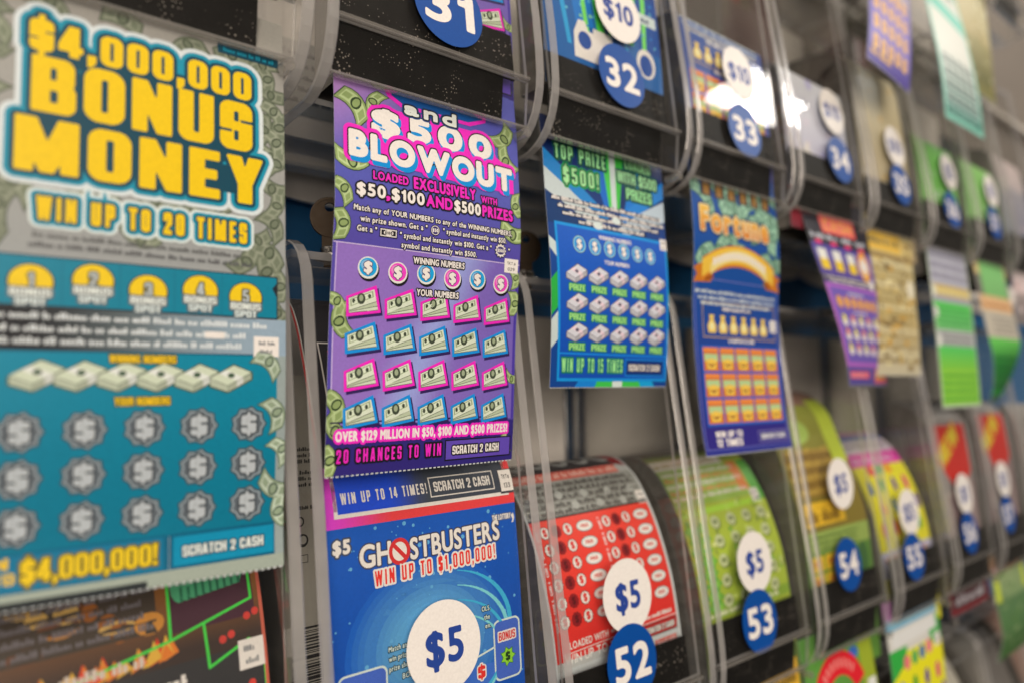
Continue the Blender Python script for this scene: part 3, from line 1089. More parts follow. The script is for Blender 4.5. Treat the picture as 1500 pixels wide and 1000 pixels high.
def art_silver():
    a = Art(94, 187, -14)
    teal, tealb, tdk = S(2, 116, 134), S(16, 132, 150), S(4, 62, 76)
    yel = S(252, 182, 6)
    a.bg(lambda x, y: mixc(S(152, 143, 130), S(140, 146, 146), y / 187))
    a.L = 1
    scatter_bills(a, [(4, 6, 1.2), (5, 22, .7), (3, 38, 1.9), (6, 52, 1.0), (3, 64, 2.3), (6, 76, .5), (88, 10, 1.2), (90, 22, .6), (86, 30, 1.7),
                      (91, 34, 1.0), (89, 52, .3), (90, 65, .8), (88, 76, .5), (84, 72, -.4), (92, 88, 1.4), (40, 2, .2), (60, 5, 2.6), (91, 98, .7), (25, 60, .3), (50, 63, .1),
                      (70, 62, -.3), (2, 90, 1.2), (91, 42, 2.2), (86, 5, -.5), (20, 3, .4), (75, 4, 2.9), (89, 16, .2), (92, 28, 1.5), (88, 40, .8), (91, 58, 1.8), (5, 14, .3), (2, 46, 1.4), (8, 70, 1.8), (34, 65, 2.9), (60, 64, .1), (12, 62, .4), (87, 83, 1.1), (46, 76, .1), (80, 80, 2.2)], 11, dk=S(66, 72, 54), md=S(112, 116, 92), lt=S(142, 142, 118))
    # headline plates
    a.L = 3
    def head(st, x0, x1, y, h, big):
        a.text(st, x0, y, h, x1 - x0, 'I', col=yel, outs=((big, S(226, 228, 226)), (big * .66, tealb), (big * .42, tdk)), N=30, gap=.22, L=3)
    rows = (('$4,000,000', 15, 20.2, 9.8, 66.5, .03), ('BONUS', 16, 39.4, 17, 65.5, .03), ('MONEY', 12.2, 58.6, 16.2, 73, .03))
    for k, (off, c) in enumerate(((4.0, S(204, 204, 198)), (2.5, tealb), (1.2, tdk), (0, yel))):
        for st, x, y, h, w, ft in rows:
            a.text(st, x, y, h, w, 'I', col=c, outs=((off, c),) if off else (), N=32, gap=.09, fat=ft, L=3 + k * .8)
        if off == 1.2:
            for (x0, y0, x1, y1) in ((16, 17, 80, 24), (17, 36, 81, 45), (17, 28, 80, 36), (16, 46, 82, 56)):
                a.rect(x0, y0, x1, y1, tdk, 3 + k * .8 + .1)
    a.text('WIN UP TO 20 TIMES', 17.8, 73.6, 7.2, 62, 'I', col=yel, outs=((2.4, S(206, 208, 204)), (1.5, tealb), (.6, tdk)), N=20, gap=.26, fat=.025, L=5)
    a.L = 5
    a.greek(17, 78, 79, 1.6, S(90, 88, 84)); a.greek(16, 82, 82, 1.6, S(84, 82, 80))
    # five bonus spots
    a.L = 2.4
    a.rect(0, 84.6, 91, 100.2, S(30, 34, 40)); a.L = 2.6
    a.poly([(0, 85), (90.6, 85), (90.6, 87), (89, 89), (90.6, 92), (90.6, 99.6), (0, 99.6)], teal, conv=False)
    for i, (x, y) in enumerate(((17, 92.8), (33, 91.2), (48.5, 93.2), (64.5, 91.8), (79.6, 93))):
        a.L = 2.9
        a.rect(x - 8.3, 85, x - 8.0, 99.6, S(6, 104, 122))
        a.ell(x, y, 6.0, 5.6, S(56, 60, 50), n=30); a.L = 3.2
        a.ell(x, y - .1, 5.5, 5.1, S(250, 184, 20), n=30)
        a.text(str(i + 1), x, y + 1.6, 4.4, font='I', col=S(176, 176, 170), outs=((.5, S(90, 84, 50)),), al='c', L=4)
        a.text('BONUS', x, y + 4.2, 2.3, 10.4, 'I', col=S(214, 214, 208), outs=((.6, S(96, 100, 100)),), al='c', L=5)
        a.text('SPOT', x, y + 6.9, 2.3, 7.6, 'I', col=S(206, 208, 204), outs=((.6, S(88, 96, 98)),), al='c', L=5)
    a.L = 2.2
    a.bg(lambda x, y: mixc(mixc(S(24, 26, 30), S(110, 118, 116), (x - 20) / 40), S(142, 156, 164), (x - 45) / 40), 0, 100.2, 94, 113, 12)
    a.L = 2.6
    for i, (x1, y) in enumerate(((87, 103.6), (82, 107.4), (79, 111))):
        a.greek(4, x1, y, 2.0, S(206, 204, 200))
    for i in range(3):
        a.rrect(72 - i * 3, 105.4 + i * 0, 72.2, 107.6, .5, S(236, 234, 230), 3.2)
    a.L = 2.4
    a.bg(lambda x, y: mixc(S(0, 122, 142), S(2, 108, 128), (y - 113) / 60), 0, 113, 90.8, 172, 8)
    a.rect(0, 112.6, 90.8, 113.1, S(6, 70, 90), 2.8)
    a.L = 3
    a.label(82.4, 106.4, 9, 7, '', '')
    a.text('WINNING NUMBERS', 47.5, 116.2, 2.6, 19.5, 'I', col=S(246, 178, 30), outs=((.35, S(60, 70, 30)),), al='c', L=4)
    a.text('YOUR NUMBERS', 47.5, 129.6, 2.6, 16, 'I', col=S(246, 178, 30), outs=((.35, S(60, 70, 30)),), al='c', L=4)
    for i in range(6):
        x = 12.5 + i * 11.1
        a.bundle(x, 115.8 + i * .15, 13.6, 9, S(196, 198, 168), S(66, 84, 62), S(216, 214, 200), 3 + i * .25)
    for r in range(3):
        for c in range(5):
            x, y = 15.4 + c * 16.4, 136.8 + r * 13.6
            a.L = 3
            a.star(x, y, 6.4, 5.5, 9, S(56, 70, 74)); a.L = 3.5
            a.star(x, y, 5.8, 4.9, 9, S(136, 142, 142)); a.L = 4
            a.star(x, y, 5.0, 4.2, 9, S(92, 96, 98))
            a.text('$', x, y + 3.1, 6.2, 5.2, 'I', col=S(176, 176, 172), outs=((.7, S(66, 70, 72)),), al='c', L=4.6, N=20)
    scatter_bills(a, [(88, 115, .6), (91, 133, 1.1), (93, 146, .9), (90, 160, .4), (92, 168, 1.2)], 11, dk=S(70, 84, 66), md=S(140, 150, 120), lt=S(184, 190, 164))
    a.L = 3
    a.rect(0, 171.3, 56.2, 182.6, S(8, 92, 116)); a.rect(0, 172, 54.6, 182, S(16, 108, 136), 3.3)
    a.text('WIN', 3, 175.6, 3.2, 11, 'I', col=S(240, 180, 40), L=4); a.text('UP TO', 3, 180.0, 3.2, 12.5, 'I', col=S(240, 180, 40), L=4)
    a.text('$4,000,000!', 17, 180.2, 6.6, 36.2, 'I', col=S(252, 186, 30), outs=((.7, S(110, 96, 40)),), L=4)
    a.rect(56.5, 171.3, 90.8, 182.6, S(4, 88, 112)); a.rect(57.6, 172.4, 90.4, 181.6, S(6, 130, 158), 3.3)
    a.text('SCRATCH 2 CASH', 60.4, 179, 3.4, 26.5, 'I', col=S(216, 226, 226), outs=((.5, S(30, 76, 92)),), L=4)
    a.bg(S(152, 156, 138), 0, 182.6, 94, 187, 6)
    a.rect(0, 184.9, 50, 187, S(40, 44, 44), 4)
    a.rect(90.8, 113, 94, 183, S(144, 150, 142), 2.6)
    a.rect(70, 1.0, 92, 4.6, tdk, 4.6); a.greek(72, 90, 3.6, 1.6, tealb, 5.2)
    return a


def art_purple():
    a = Art(94, 158, -14)
    pk, cy = S(240, 36, 168), S(0, 130, 190)

    def bgc(x, y):
        c = mixc(S(176, 124, 176), S(82, 82, 156), (y + x * .6) / 34) if y < 30 else S(82, 82, 156)
        c = mixc(c, S(80, 66, 144), (y - 40) / 26)
        return c
    a.bg(bgc, n=14)
    a.L = 1
    # scratch panel, lighter violet with a paler streak, part print and part painted sheen
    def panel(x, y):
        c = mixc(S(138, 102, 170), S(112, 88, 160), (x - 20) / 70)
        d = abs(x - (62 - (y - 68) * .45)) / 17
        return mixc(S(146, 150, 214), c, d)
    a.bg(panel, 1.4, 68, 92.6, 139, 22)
    a.bg(S(46, 34, 104), 0, 139.6, 94, 158, 6)
    a.rect(.2, 67.6, 93.8, 68.0, S(196, 172, 216), 2)
    a.rect(1.4, 68, 1.9, 139, S(186, 160, 220), 2)
    a.rect(92.2, 68, 93.4, 139, S(70, 50, 140), 2)
    # banknotes round the border
    a.L = 2
    for (x, y, w, r, f) in ((9.5, 9.5, 15, .75, 1), (17, 7, 11, 1.9, -1), (86, 8, 14, 2.3, 1), (86, 19, 14, .9, -1), (7.5, 34.5, 14, -.1, -1), (4, 46, 11, .8, 1),
                           (4, 60, 12, 1.35, 1), (91, 40, 11, 1.2, -1), (89, 54, 15, .15, -1), (92, 74, 9, 1.2, 1), (92.5, 86, 11, 1.5, 1), (3, 91, 10, .6, 1), (4, 99, 13, 1.2, -1),
                           (92, 121, 8, .2, -1), (4, 131, 13, 1.0, 1), (3.5, 141, 12, .7, -1), (2, 152, 12, 1.3, 1), (88, 151, 9, 1.2, -1)):
        a.bill(x, y, w, r, curl=.22, flip=f, dk=S(46, 62, 32), md=S(138, 152, 92), lt=S(176, 188, 128))
    # headline
    a.L = 4
    a.poly([(18, -8), (78, -8), (75, 2.5), (66, 6.2), (30, 6.2), (24, 3)], pk, conv=False)
    a.poly([(20.5, -8), (76, -8), (73.2, 1.6), (65, 4.6), (31, 4.6), (26, 2)], S(8, 74, 134), 4.6, conv=False)
    a.text('PLUS', 33, -1.8, 6.5, 30, wt=.09, col=S(226, 226, 226), outs=((.6, BK),), L=5.2)
    plate = ((4.9, 20.4), (16, 19.2), (16, 8.6), (35, 8.2), (76, 8.4), (80.5, 18), (90.4, 23), (90.4, 34.2), (60, 34.2), (4.9, 31.6))
    a.poly(plate, pk, 4.4, conv=False)
    a.text('$500', 17, 19.4, 9.4, 60, wt=.1, col=WH, outs=((2.0, pk), (.6, BK)), drop=(.9, 1.6, cy, .4), gap=.1, N=30, L=5.2)
    a.text('and', 32, 8.4, 5.2, 26, wt=.085, col=S(216, 214, 208), outs=((1.1, S(24, 60, 110)), (.55, BK)), gap=.12, N=22, L=6.6)
    a.text('BLOWOUT', 6.8, 31.2, 9.6, 82, wt=.095, col=WH, outs=((2.2, pk), (.6, BK)), drop=(1.0, 1.7, cy, .4), gap=.1, N=32, L=7, slope=.018)
    a.text('LOADED', 16.6, 40.0, 3.3, 16, wt=.05, col=pk, outs=((.6, BK),), L=5)
    a.text('EXCLUSIVELY', 35.6, 40.7, 4.6, 32, wt=.06, col=pk, outs=((.6, BK),), L=5)
    a.text('WITH', 70.8, 41.2, 2.9, 9, wt=.05, col=pk, outs=((.5, BK),), L=5)
    y = 47.4
    for st, x, w, c in (('$50', 9.4, 12.4, WH), (',', 22.4, 1.4, pk), ('$100', 25, 15.2, WH), ('AND', 41.6, 13, pk), ('$500', 56, 14, WH), ('PRIZES', 71.4, 17.4, pk)):
        a.text(st, x, y, 4.7, w, wt=.06, col=c, outs=((.75, BK),), L=5, N=18)
    kw = dict(wt=.035, col=WH, outs=((.38, S(30, 26, 44)),), L=5, N=11)
    a.text('Match any of YOUR NUMBERS to any of the WINNING NUMBERS,', 8, 54.0, 2.2, 80, slope=.008, **kw)
    a.text('win prize shown. Get a "', 11, 58.3, 2.2, 31, **kw)
    a.ell(46, 57.6, 2.4, 2.4, BK, 5); a.ell(46, 57.6, 2.05, 2.05, WH, 5.5); a.ell(46, 57.6, 1.75, 1.75, S(58, 48, 96), 5.8)
    a.text('$50', 46, 58.3, 1.4, 2.8, wt=.06, col=WH, al='c', L=6.2, N=9)
    a.text('" symbol and instantly win $50.', 50, 58.4, 2.2, 35.5, **kw)
    a.text('Get a "', 9.8, 62.3, 2.2, 8.6, **kw)
    a.rect(19.6, 59.8, 27.8, 63.6, BK, 5); a.frame(20, 60.2, 27.4, 63.2, .4, WH, 5.5); a.ell(23.7, 61.7, 2.2, 1.1, WH, 5.5)
    a.text('$100', 23.7, 62.3, 1.2, 3.2, wt=.06, col=BK, al='c', L=6.2, N=9)
    a.text('" symbol and instantly win $100. Get a "', 29, 62.8, 2.2, 47.5, **kw)
    a.star(82, 62.2, 3.8, 3.0, 12, BK, 5); a.star(82, 62.2, 3.3, 2.5, 12, WH, 5.5); a.ell(82, 62.2, 2.3, 1.9, S(58, 48, 96), 5.8)
    a.text('$500', 82, 62.9, 1.4, 3.6, wt=.06, col=WH, al='c', L=6.2, N=9)
    a.text('"', 86.6, 63, 2.2, None, **kw)
    a.text('symbol and instantly win $500.', 30, 66.8, 2.2, 38, **kw)
    a.L = 5
    a.label(84.6, 65.4, 8.2, 6.6, 'TKT #', '029')
    a.text('WINNING NUMBERS', 49, 72.8, 2.6, 26, wt=.045, col=WH, outs=((.5, BK),), al='c', L=5, N=13)
    a.text('YOUR NUMBERS', 49, 86.2, 2.6, 21, wt=.045, col=WH, outs=((.5, BK),), al='c', L=5, N=13)
    for i in range(6):
        x, yy = 15.4 + i * 13.55, 76.8 + (i % 2) * .8
        c = S(20, 150, 214) if i % 2 == 0 else S(240, 60, 170)
        a.ell(x + .4, yy + .9, 4.7, 4.7, BK, 3); a.ell(x, yy, 4.5, 4.5, S(220, 216, 222), 3.4); a.ell(x, yy - .2, 3.9, 3.8, c, 3.8)
        a.ell(x - .6, yy - 1, 2.6, 2.2, mixc(c, WH, .25), 4.1)
        a.text('$', x, yy + 1.8, 4.2, 3.2, wt=.07, col=WH, outs=((.3, S(60, 40, 90)),), al='c', L=4.5, N=18)
    for r in range(4):
        for c in range(5):
            a.fan(6.6 + c * 16.9, 83.6 + r * 14.6, 15.4, 13.4, pk if r % 2 == 0 else S(16, 130, 200), 3)
    a.rect(1.5, 137.6, 90, 138.2, S(36, 24, 60), 3); a.rect(1.5, 139.4, 60, 139.7, S(36, 24, 60), 3)
    a.text('OVER $129 MILLION IN $50, $100 AND $500 PRIZES!', 4, 145.0, 3.6, 86, wt=.055, col=S(252, 232, 244), outs=((.95, pk),), L=5, N=15)
    a.text('20 CHANCES TO WIN', 4.5, 153.4, 5.2, 48.5, 'I', col=pk, outs=((.8, BK),), L=5, N=18, gap=.3)
    a.rect(55, 147, 92.6, 156, BK, 3); a.rect(55.6, 147.6, 92, 155.4, S(92, 66, 156), 3.4)
    a.text('SCRATCH 2 CASH', 59, 153.4, 3.6, 26.4, 'I', col=WH, outs=((.6, BK),), L=5, N=16)
    return a


def art_blue_green():
    a = Art(94, 125, -14)
    gr = S(96, 230, 110)
    a.bg(lambda x, y: mixc(S(10, 34, 84), S(14, 62, 128), y / 60), n=10)
    a.L = 1
    for (x0, x1, xb0, xb1, c) in ((48, 53, 48.5, 52.5, S(196, 200, 190)), (53, 62, 52.5, 54.5, S(60, 176, 60)), (40, 48, 46.5, 48.5, S(70, 190, 70)), (62, 74, 54.5, 58, S(10, 40, 92)),
                                  (26, 40, 43, 46.5, S(16, 96, 178)), (74, 94, 58, 64, S(14, 110, 186))):
        a.poly([(x0, -14), (x1, -14), (xb1, 30), (xb0, 30)], c)
    for pts, c in ((((0, 14), (40, 36), (40, 44), (0, 26)), S(188, 192, 184)), (((0, 4), (46, 34), (42, 38), (0, 14)), S(30, 120, 180)), (((0, 26), (30, 43), (0, 43)), S(10, 50, 96)),
                   (((94, 18), (54, 36), (56, 44), (94, 30)), S(180, 188, 190)), (((94, 6), (54, 32), (58, 36), (94, 16)), S(30, 120, 190)),
                   (((0, 50), (6, 54), (6, 62), (0, 56)), S(190, 196, 186)), (((0, 72), (6, 66), (6, 84), (0, 90)), S(40, 160, 60)), (((0, 92), (6, 86), (6, 100), (0, 106)), S(190, 196, 186)),
                   (((94, 46), (90, 50), (90, 60), (94, 56)), S(40, 110, 60)), (((94, 70), (90, 72), (90, 84), (94, 80)), S(50, 150, 70)), (((94, 92), (90, 94), (90, 104), (94, 100)), S(180, 190, 186)),
                   (((20, 121.5), (34, 121.5), (32, 125), (17, 125)), S(20, 120, 190)), (((34, 121.5), (46, 121.5), (46, 125), (32, 125)), S(60, 180, 70)), (((46, 121.5), (54, 121.5), (54, 125), (46, 125)), S(206, 210, 206)),
                   (((54, 121.5), (68, 121.5), (70, 125), (54, 125)), S(60, 180, 70)), (((68, 121.5), (80, 121.5), (83, 125), (70, 125)), S(20, 150, 210))):
        a.poly(pts, c, 1.5)
    ol = ((1.3, S(16, 92, 70)), (.7, S(8, 40, 40)))
    a.text('TOP PRIZE', 8, 8.4, 8, 37, 'I', col=S(150, 226, 140), outs=ol, L=3, N=18, gap=.24)
    a.text('$500!', 13, 20.4, 8.6, 26, 'I', col=S(160, 240, 140), outs=((1.4, S(30, 150, 70)), (.7, S(8, 60, 40))), L=3, N=20, gap=.24)
    a.text('LOADED', 72, 4.0, 5.6, 22, 'I', col=S(150, 226, 140), outs=ol, al='c', L=3, N=16)
    a.text('WITH $500', 71, 12.6, 6.4, 34, 'I', col=S(160, 240, 150), outs=ol, al='c', L=3, N=16)
    a.text('PRIZES', 72, 21.4, 6.4, 22, 'I', col=S(150, 240, 140), outs=ol, al='c', L=3, N=16)
    a.L = 3
    for i, (x0, x1, y) in enumerate(((4, 90, 30.4), (8, 92, 34), (11, 88, 37.6), (22, 76, 41))):
        a.greek(x0, x1, y, 2.1, S(230, 230, 226), 3.6)
        a.rect(x0 - .5, y - 2.0, x1, y + .4, S(20, 34, 60), 3.0)
    a.ell(36, 40.4, 3.4, 2.0, S(206, 208, 200), 4.4); a.ell(51, 35.6, 3.4, 2.0, S(206, 208, 200), 4.4)
    a.L = 2.4
    a.rect(4.4, 42, 95 - 1.4, 122, S(18, 134, 214)); a.L = 2.8; a.bg(lambda x, y: mixc(S(22, 84, 172), S(14, 72, 160), (y - 43) / 70), 6, 43.6, 92, 120.4, 8)
    a.L = 3.2
    a.rect(6, 107.6, 92, 108.6, S(18, 120, 204))
    a.label(88, 40.6, 6, 6.4, '', '')
    a.text('WINNING NUMBERS', 49, 47.6, 2.2, 26, wt=.04, col=WH, al='c', L=3.5, N=10)
    a.text('YOUR NUMBERS', 49, 60.8, 2.2, 20, wt=.04, col=WH, al='c', L=3.5, N=10)
    for i in range(6):
        x, y = 21 + i * 11.4, 52.2
        a.ell(x, y, 4.8, 4.8, S(12, 40, 96), 3); a.ell(x, y, 4.5, 4.5, S(150, 190, 220), 3.4); a.ell(x, y, 3.8, 3.8, S(30, 140, 206), 3.8)
        a.text('$', x, y + 2, 4.6, 3.4, wt=.06, col=WH, outs=((.3, S(20, 60, 120)),), al='c', L=4.3, N=14)
    for r in range(3):
        for c in range(5):
            x, y = 10.6 + c * 16.2, 63 + r * 14.9
            a.bundle(x, y, 14.6, 9.4, S(206, 198, 200), S(92, 84, 96), S(226, 196, 200), 3)
            a.text('PRIZE', x + 7.4, y + 13.6, 3.3, 11.4, 'I', col=S(160, 240, 120), outs=((.6, S(20, 120, 80)),), al='c', L=3.6, N=11)
    a.text('WIN UP TO 15 TIMES', 7.6, 117.4, 7, 46, 'I', col=S(150, 236, 130), outs=((.8, S(16, 110, 90)),), L=4, N=18, gap=.3)
    a.rect(56, 109.8, 91, 119.4, S(20, 120, 200), 3.2); a.rect(56.8, 110.6, 90.2, 118.6, S(12, 50, 112), 3.5)
    a.text('SCRATCH 2 CASH', 59, 116.4, 3.6, 28, 'I', col=WH, outs=((.5, S(20, 26, 60)),), L=4, N=12)
    return a


def art_navy_gold():
    a = Art(94, 166, -14)
    a.bg(lambda x, y: mixc(S(16, 70, 138), S(40, 44, 120), (y - 60) / 90), n=10)
    a.L = 1
    for k in range(26):
        x = random.choice((random.uniform(0, 26), random.uniform(66, 94), random.uniform(28, 66)))
        y = random.uniform(-4, 50)
        a.bill(x, y, random.uniform(14, 22), random.uniform(-1.4, 1.4), curl=.15, dk=S(40, 76, 62), md=S(120, 158, 128), lt=S(160, 190, 160), L=1 + (k % 5) * .35)
    a.L = 3.2
    for i in range(6):
        t = random.uniform(-.5, .5)
        a.rect(10 + i * 13, 0, 20 + i * 13, 9, S(46, 40, 40), 3.2); a.rect(12 + i * 13, 1.5, 18 + i * 13, 8, S(150, 106, 50), 3.6)
    a.text('Fortune', 8, 30, 14, 72, wt=.07, col=lambda x, y: mixc(S(240, 176, 70), S(206, 116, 40), (y - 16) / 14), outs=((1.6, S(60, 40, 30)), (.7, S(250, 220, 170))), L=4, N=22)
    # ribbon banner
    def arcband(r0, r1, y0, c, L, x0=8, x1=86):
        n = 14
        for i in range(n):
            u0, u1 = -1 + 2 * i / n, -1 + 2 * (i + 1) / n
            X0, X1 = 47 + u0 * (x1 - x0) / 2, 47 + u1 * (x1 - x0) / 2
            a.poly([(X0, y0 + r0 + 11 * u0 * u0), (X1, y0 + r0 + 11 * u1 * u1), (X1, y0 + r1 + 11 * u1 * u1), (X0, y0 + r1 + 11 * u0 * u0)], c, L)
    for sgn in (-1, 1):
        X = lambda d: 47 + sgn * d
        a.poly([(X(30), 47), (X(47), 54), (X(44), 58), (X(47), 63), (X(30), 62)], S(196, 110, 30), 4, conv=False)
        a.poly([(X(28), 50), (X(36), 50), (X(36), 62), (X(28), 60)], S(150, 76, 20), 4.3)
    arcband(0, 13.5, 37, S(206, 120, 34), 4.6); arcband(1, 11.6, 37, S(248, 178, 60), 4.9); arcband(3, 9.6, 37, S(250, 200, 120), 5.1, 16, 78)
    a.text('INSTANT PRIZES', 47, 45, 5, 56, 'I', col=S(250, 246, 236), outs=((.7, S(150, 90, 40)),), al='c', L=6, arc=6.5) if False else None
    for i in range(15):
        u = -1 + 2 * i / 14
        a.rect(47 + u * 27 - 1.4, 41.5 + 5.4 * u * u, 47 + u * 27 + 1.4, 46 + 5.4 * u * u, S(250, 244, 232), 5.6)
    a.L = 3
    for i, (x0, x1, y) in enumerate(((0, 88, 69), (3, 88, 72.6), (6, 84, 76))):
        a.greek(x0 + 2, x1, y, 2.2, S(210, 210, 206))
    a.frame(9, 74, 88, 96, .7, S(176, 140, 90), 3)
    a.rect(28, 76.6, 62, 79.4, S(40, 60, 110), 3.2); a.greek(29, 61, 79, 2.4, WH, 3.6)
    a.greek(34, 62, 98.4, 2.4, WH, 3.6)
    for i in range(6):
        x = 18 + i * 11.2
        a.poly([(x - 2.6, 82), (x + 2.6, 82), (x + 1.6, 84.6), (x + 4.4, 89), (x + 3.6, 93), (x - 3.6, 93), (x - 4.4, 89), (x - 1.6, 84.6)], S(230, 186, 84), 3.4, conv=False)
        a.ell(x, 89, 2.2, 2.6, S(250, 222, 150), 3.8, 12)
    a.label(82, 82.4, 8, 8, '', '')
    a.rect(6, 100.6, 90, 149, S(46, 88, 168), 3)
    for r in range(3):
        for c in range(5):
            x, y = 7.6 + c * 16.4, 101.6 + r * 15.8
            a.rect(x, y, x + 15, y + 14.4, S(196, 104, 50), 3.4)
            a.rect(x + 1, y + 4.0, x + 14, y + 8.6, S(170, 190, 130), 3.7)
            a.poly([(x + 2.2, y + 7.4), (x + 12.8, y + 7.4), (x + 11.8, y + 13.2), (x + 3.2, y + 13.2)], S(246, 180, 70), 4)
            a.ell(x + 7.5, y + 9.6, 3.0, 2.2, S(130, 60, 40), 4.3, 12); a.ell(x + 7.5, y + 8.6, 3.0, 1.9, S(246, 180, 70), 4.5, 12)
            a.rect(x + .6, y + .6, x + 14.4, y + 2.6, S(240, 130, 60), 4)
    a.frame(2, 60, 92, 163, .6, S(110, 110, 170), 2.6)
    a.bg(S(44, 34, 112), 3, 150.4, 91, 162.6, 4)
    a.text('WIN UP TO', 12, 156, 3.8, 27, 'I', col=WH, L=4, N=10)
    a.text('12 TIMES', 12, 161.4, 4.4, 26, 'I', col=WH, L=4, N=10)
    a.rect(56, 153.6, 90, 160.6, S(120, 110, 150), 3.6); a.rect(56.7, 154.3, 89.3, 159.9, S(44, 34, 112), 3.9)
    a.text('SCRATCH 2 CASH', 59, 158.8, 3.2, 28, 'I', col=S(220, 216, 226), L=4.4, N=9)
    return a


def art_black_purple():
    a = Art(94, 138, -14)
    a.bg(lambda x, y: S(38, 34, 40) if y < 18 else S(96, 74, 150), n=6)
    a.L = 1
    a.bg(S(36, 32, 40), 0, -14, 94, 17, 4)
    a.poly([(20, -9), (70, -10), (72, 7), (22, 7)], S(248, 92, 84), 2)
    a.text('CASH', 46, 4.6, 10, 42, 'I', col=S(250, 150, 70), outs=((.8, S(250, 80, 110)),), al='c', L=3, N=14)
    a.poly([(0, -14), (20, -14), (24, -8), (0, -6)], S(120, 30, 40), 1.6)
    for i in range(4):
        x = 11 + i * 22
        a.greek(x - 8, x + 9, 13, 4.4, S(200, 196, 196), 2); a.rect(x - 4, 14.4, x + 5, 18, S(220, 50, 100), 2)
        if i < 3:
            a.rect(x - 9, 19, x + 9, 42, S(58, 48, 130), 2); a.rect(x - 6, 22, x + 7, 32, S(220, 214, 204), 2.4); a.rect(x - 6, 31, x + 7, 40, S(240, 186, 40), 2.6)
        else:
            a.ell(x, 31, 10, 13.5, S(240, 150, 50), 2.2); a.ell(x, 31, 7.5, 8, S(226, 214, 196), 2.6); a.ell(x, 39, 7, 4, S(240, 160, 50), 2.8)
    a.bg(S(56, 44, 84), 0, 44, 94, 51, 4)
    a.greek(4, 78, 47, 2.2, WH, 2.4); a.greek(8, 76, 50.4, 2.2, WH, 2.4)
    a.ell(84, 47, 5, 4.6, WH, 2.8)
    a.L = 1.6
    a.bg(S(168, 92, 172), 0, 52, 94, 122, 4); a.rect(5, 55, 89, 118, S(108, 84, 160), 2)
    a.greek(34, 62, 60, 2.4, WH, 2.6); a.greek(36, 60, 76, 2.0, WH, 2.6)
    for i in range(6):
        x = 15 + i * 12.6
        a.ell(x, 67, 5.0, 5.4, S(246, 150, 50), 2.4); a.text('$', x, 71, 7.6, 6, 'I', col=S(250, 170, 70), outs=((.6, S(200, 90, 40)),), al='c', L=2.8, N=12)
    for r in range(3):
        for c in range(5):
            x, y = 15 + c * 15.4, 81 + r * 12
            a.ell(x, y + 3, 4.6, 3.8, S(230, 224, 214), 2.4, 14)
            a.star(x, y - .4, 4.4, 2.2, 5, (S(236, 206, 60), S(226, 130, 90))[(c + r) % 2], 2.8)
    a.bg(S(88, 74, 140), 0, 122, 94, 138, 4)
    a.rect(4, 126, 46, 132, S(240, 90, 110), 3); a.greek(6, 44, 130.6, 3.4, S(250, 150, 150), 3.4)
    a.rect(60, 124, 92, 136, S(246, 92, 96), 3); a.greek(63, 90, 132.6, 5, S(252, 190, 90), 3.4)
    a.V = [(x, y * .86 + 7 if y > -9 else y, l) for x, y, l in a.V]
    a.H = 126
    return a


def soft(W, H, y0, bands, seed, specks=30, cols=(), dens=1.0, lines=()):
    """a card too far out of focus to read: colour bands, blocks and lines of small print"""
    random.seed(seed)
    a = Art(W, H, y0)
    for (ya, yb, ca, cb) in bands:
        a.bg(lambda x, y, ya=ya, yb=yb, ca=ca, cb=cb: mixc(ca, cb, (y - ya) / max(1, yb - ya)), 0, ya, W, yb, 6)
    for k in range(specks):
        x, y = random.uniform(2, W - 8), random.uniform(max(y0, 2), H - 6)
        c = random.choice(cols)
        q = random.random()
        if q < .5: a.rrect(x, y, x + random.uniform(4, 14), y + random.uniform(1.5, 5), .6, c, 1 + random.random())
        else: a.ell(x + 3, y, random.uniform(1.5, 4), random.uniform(1.5, 4), c, 1 + random.random(), 12)
    for (x0, x1, y, h, c) in lines:
        a.greek(x0, x1, y, h, c, 3)
    return a


def grid_icons(a, x0, y0, dx, dy, nx, ny, f):
    for r in range(ny):
        for c in range(nx):
            f(a, x0 + c * dx, y0 + r * dy, r, c)


HANG_T = 'instant tickets hanging from dispenser slots'


def hang(art, k, row, dy, zbot_path, label, xoff=None, yaw=None, x=0.0, tilt=0.0, cross=0.6):
    pts = [(dy[0] + 2, 30), (dy[0] + 1, 14), (dy[0], 6)] + zbot_path
    o = strip_object('lottery_ticket', art, cxk(k) + x * MM, pts, 9.0, base=ROWZ[row], xoff=xoff, yaw=yaw, tilt=tilt, cross=cross)
    return tag(o, label, 'lottery ticket', HANG_T)


def art_tan():
    a = soft(94, 117, -14, ((-14, 16, S(200, 178, 126), S(206, 178, 110)), (16, 70, S(196, 176, 126), S(186, 162, 106)), (70, 117, S(190, 164, 108), S(196, 180, 146))), 3, 110,
             (S(210, 180, 110), S(150, 120, 64), S(120, 96, 60), S(226, 206, 150), S(200, 150, 60)))
    for i in range(14): a.greek(4, 90, 26 + i * 6.2, 3.0, S(150, 124, 72) if i % 3 else S(214, 196, 150), 1.9)
    a.rect(6, 0, 70, 15, S(226, 178, 70), 2); a.greek(8, 66, 10, 6, S(130, 110, 70), 3)
    a.rect(0, 17, 94, 21, S(150, 120, 70), 2)
    a.ell(84, 44, 7, 8, S(230, 216, 180), 3)
    return a


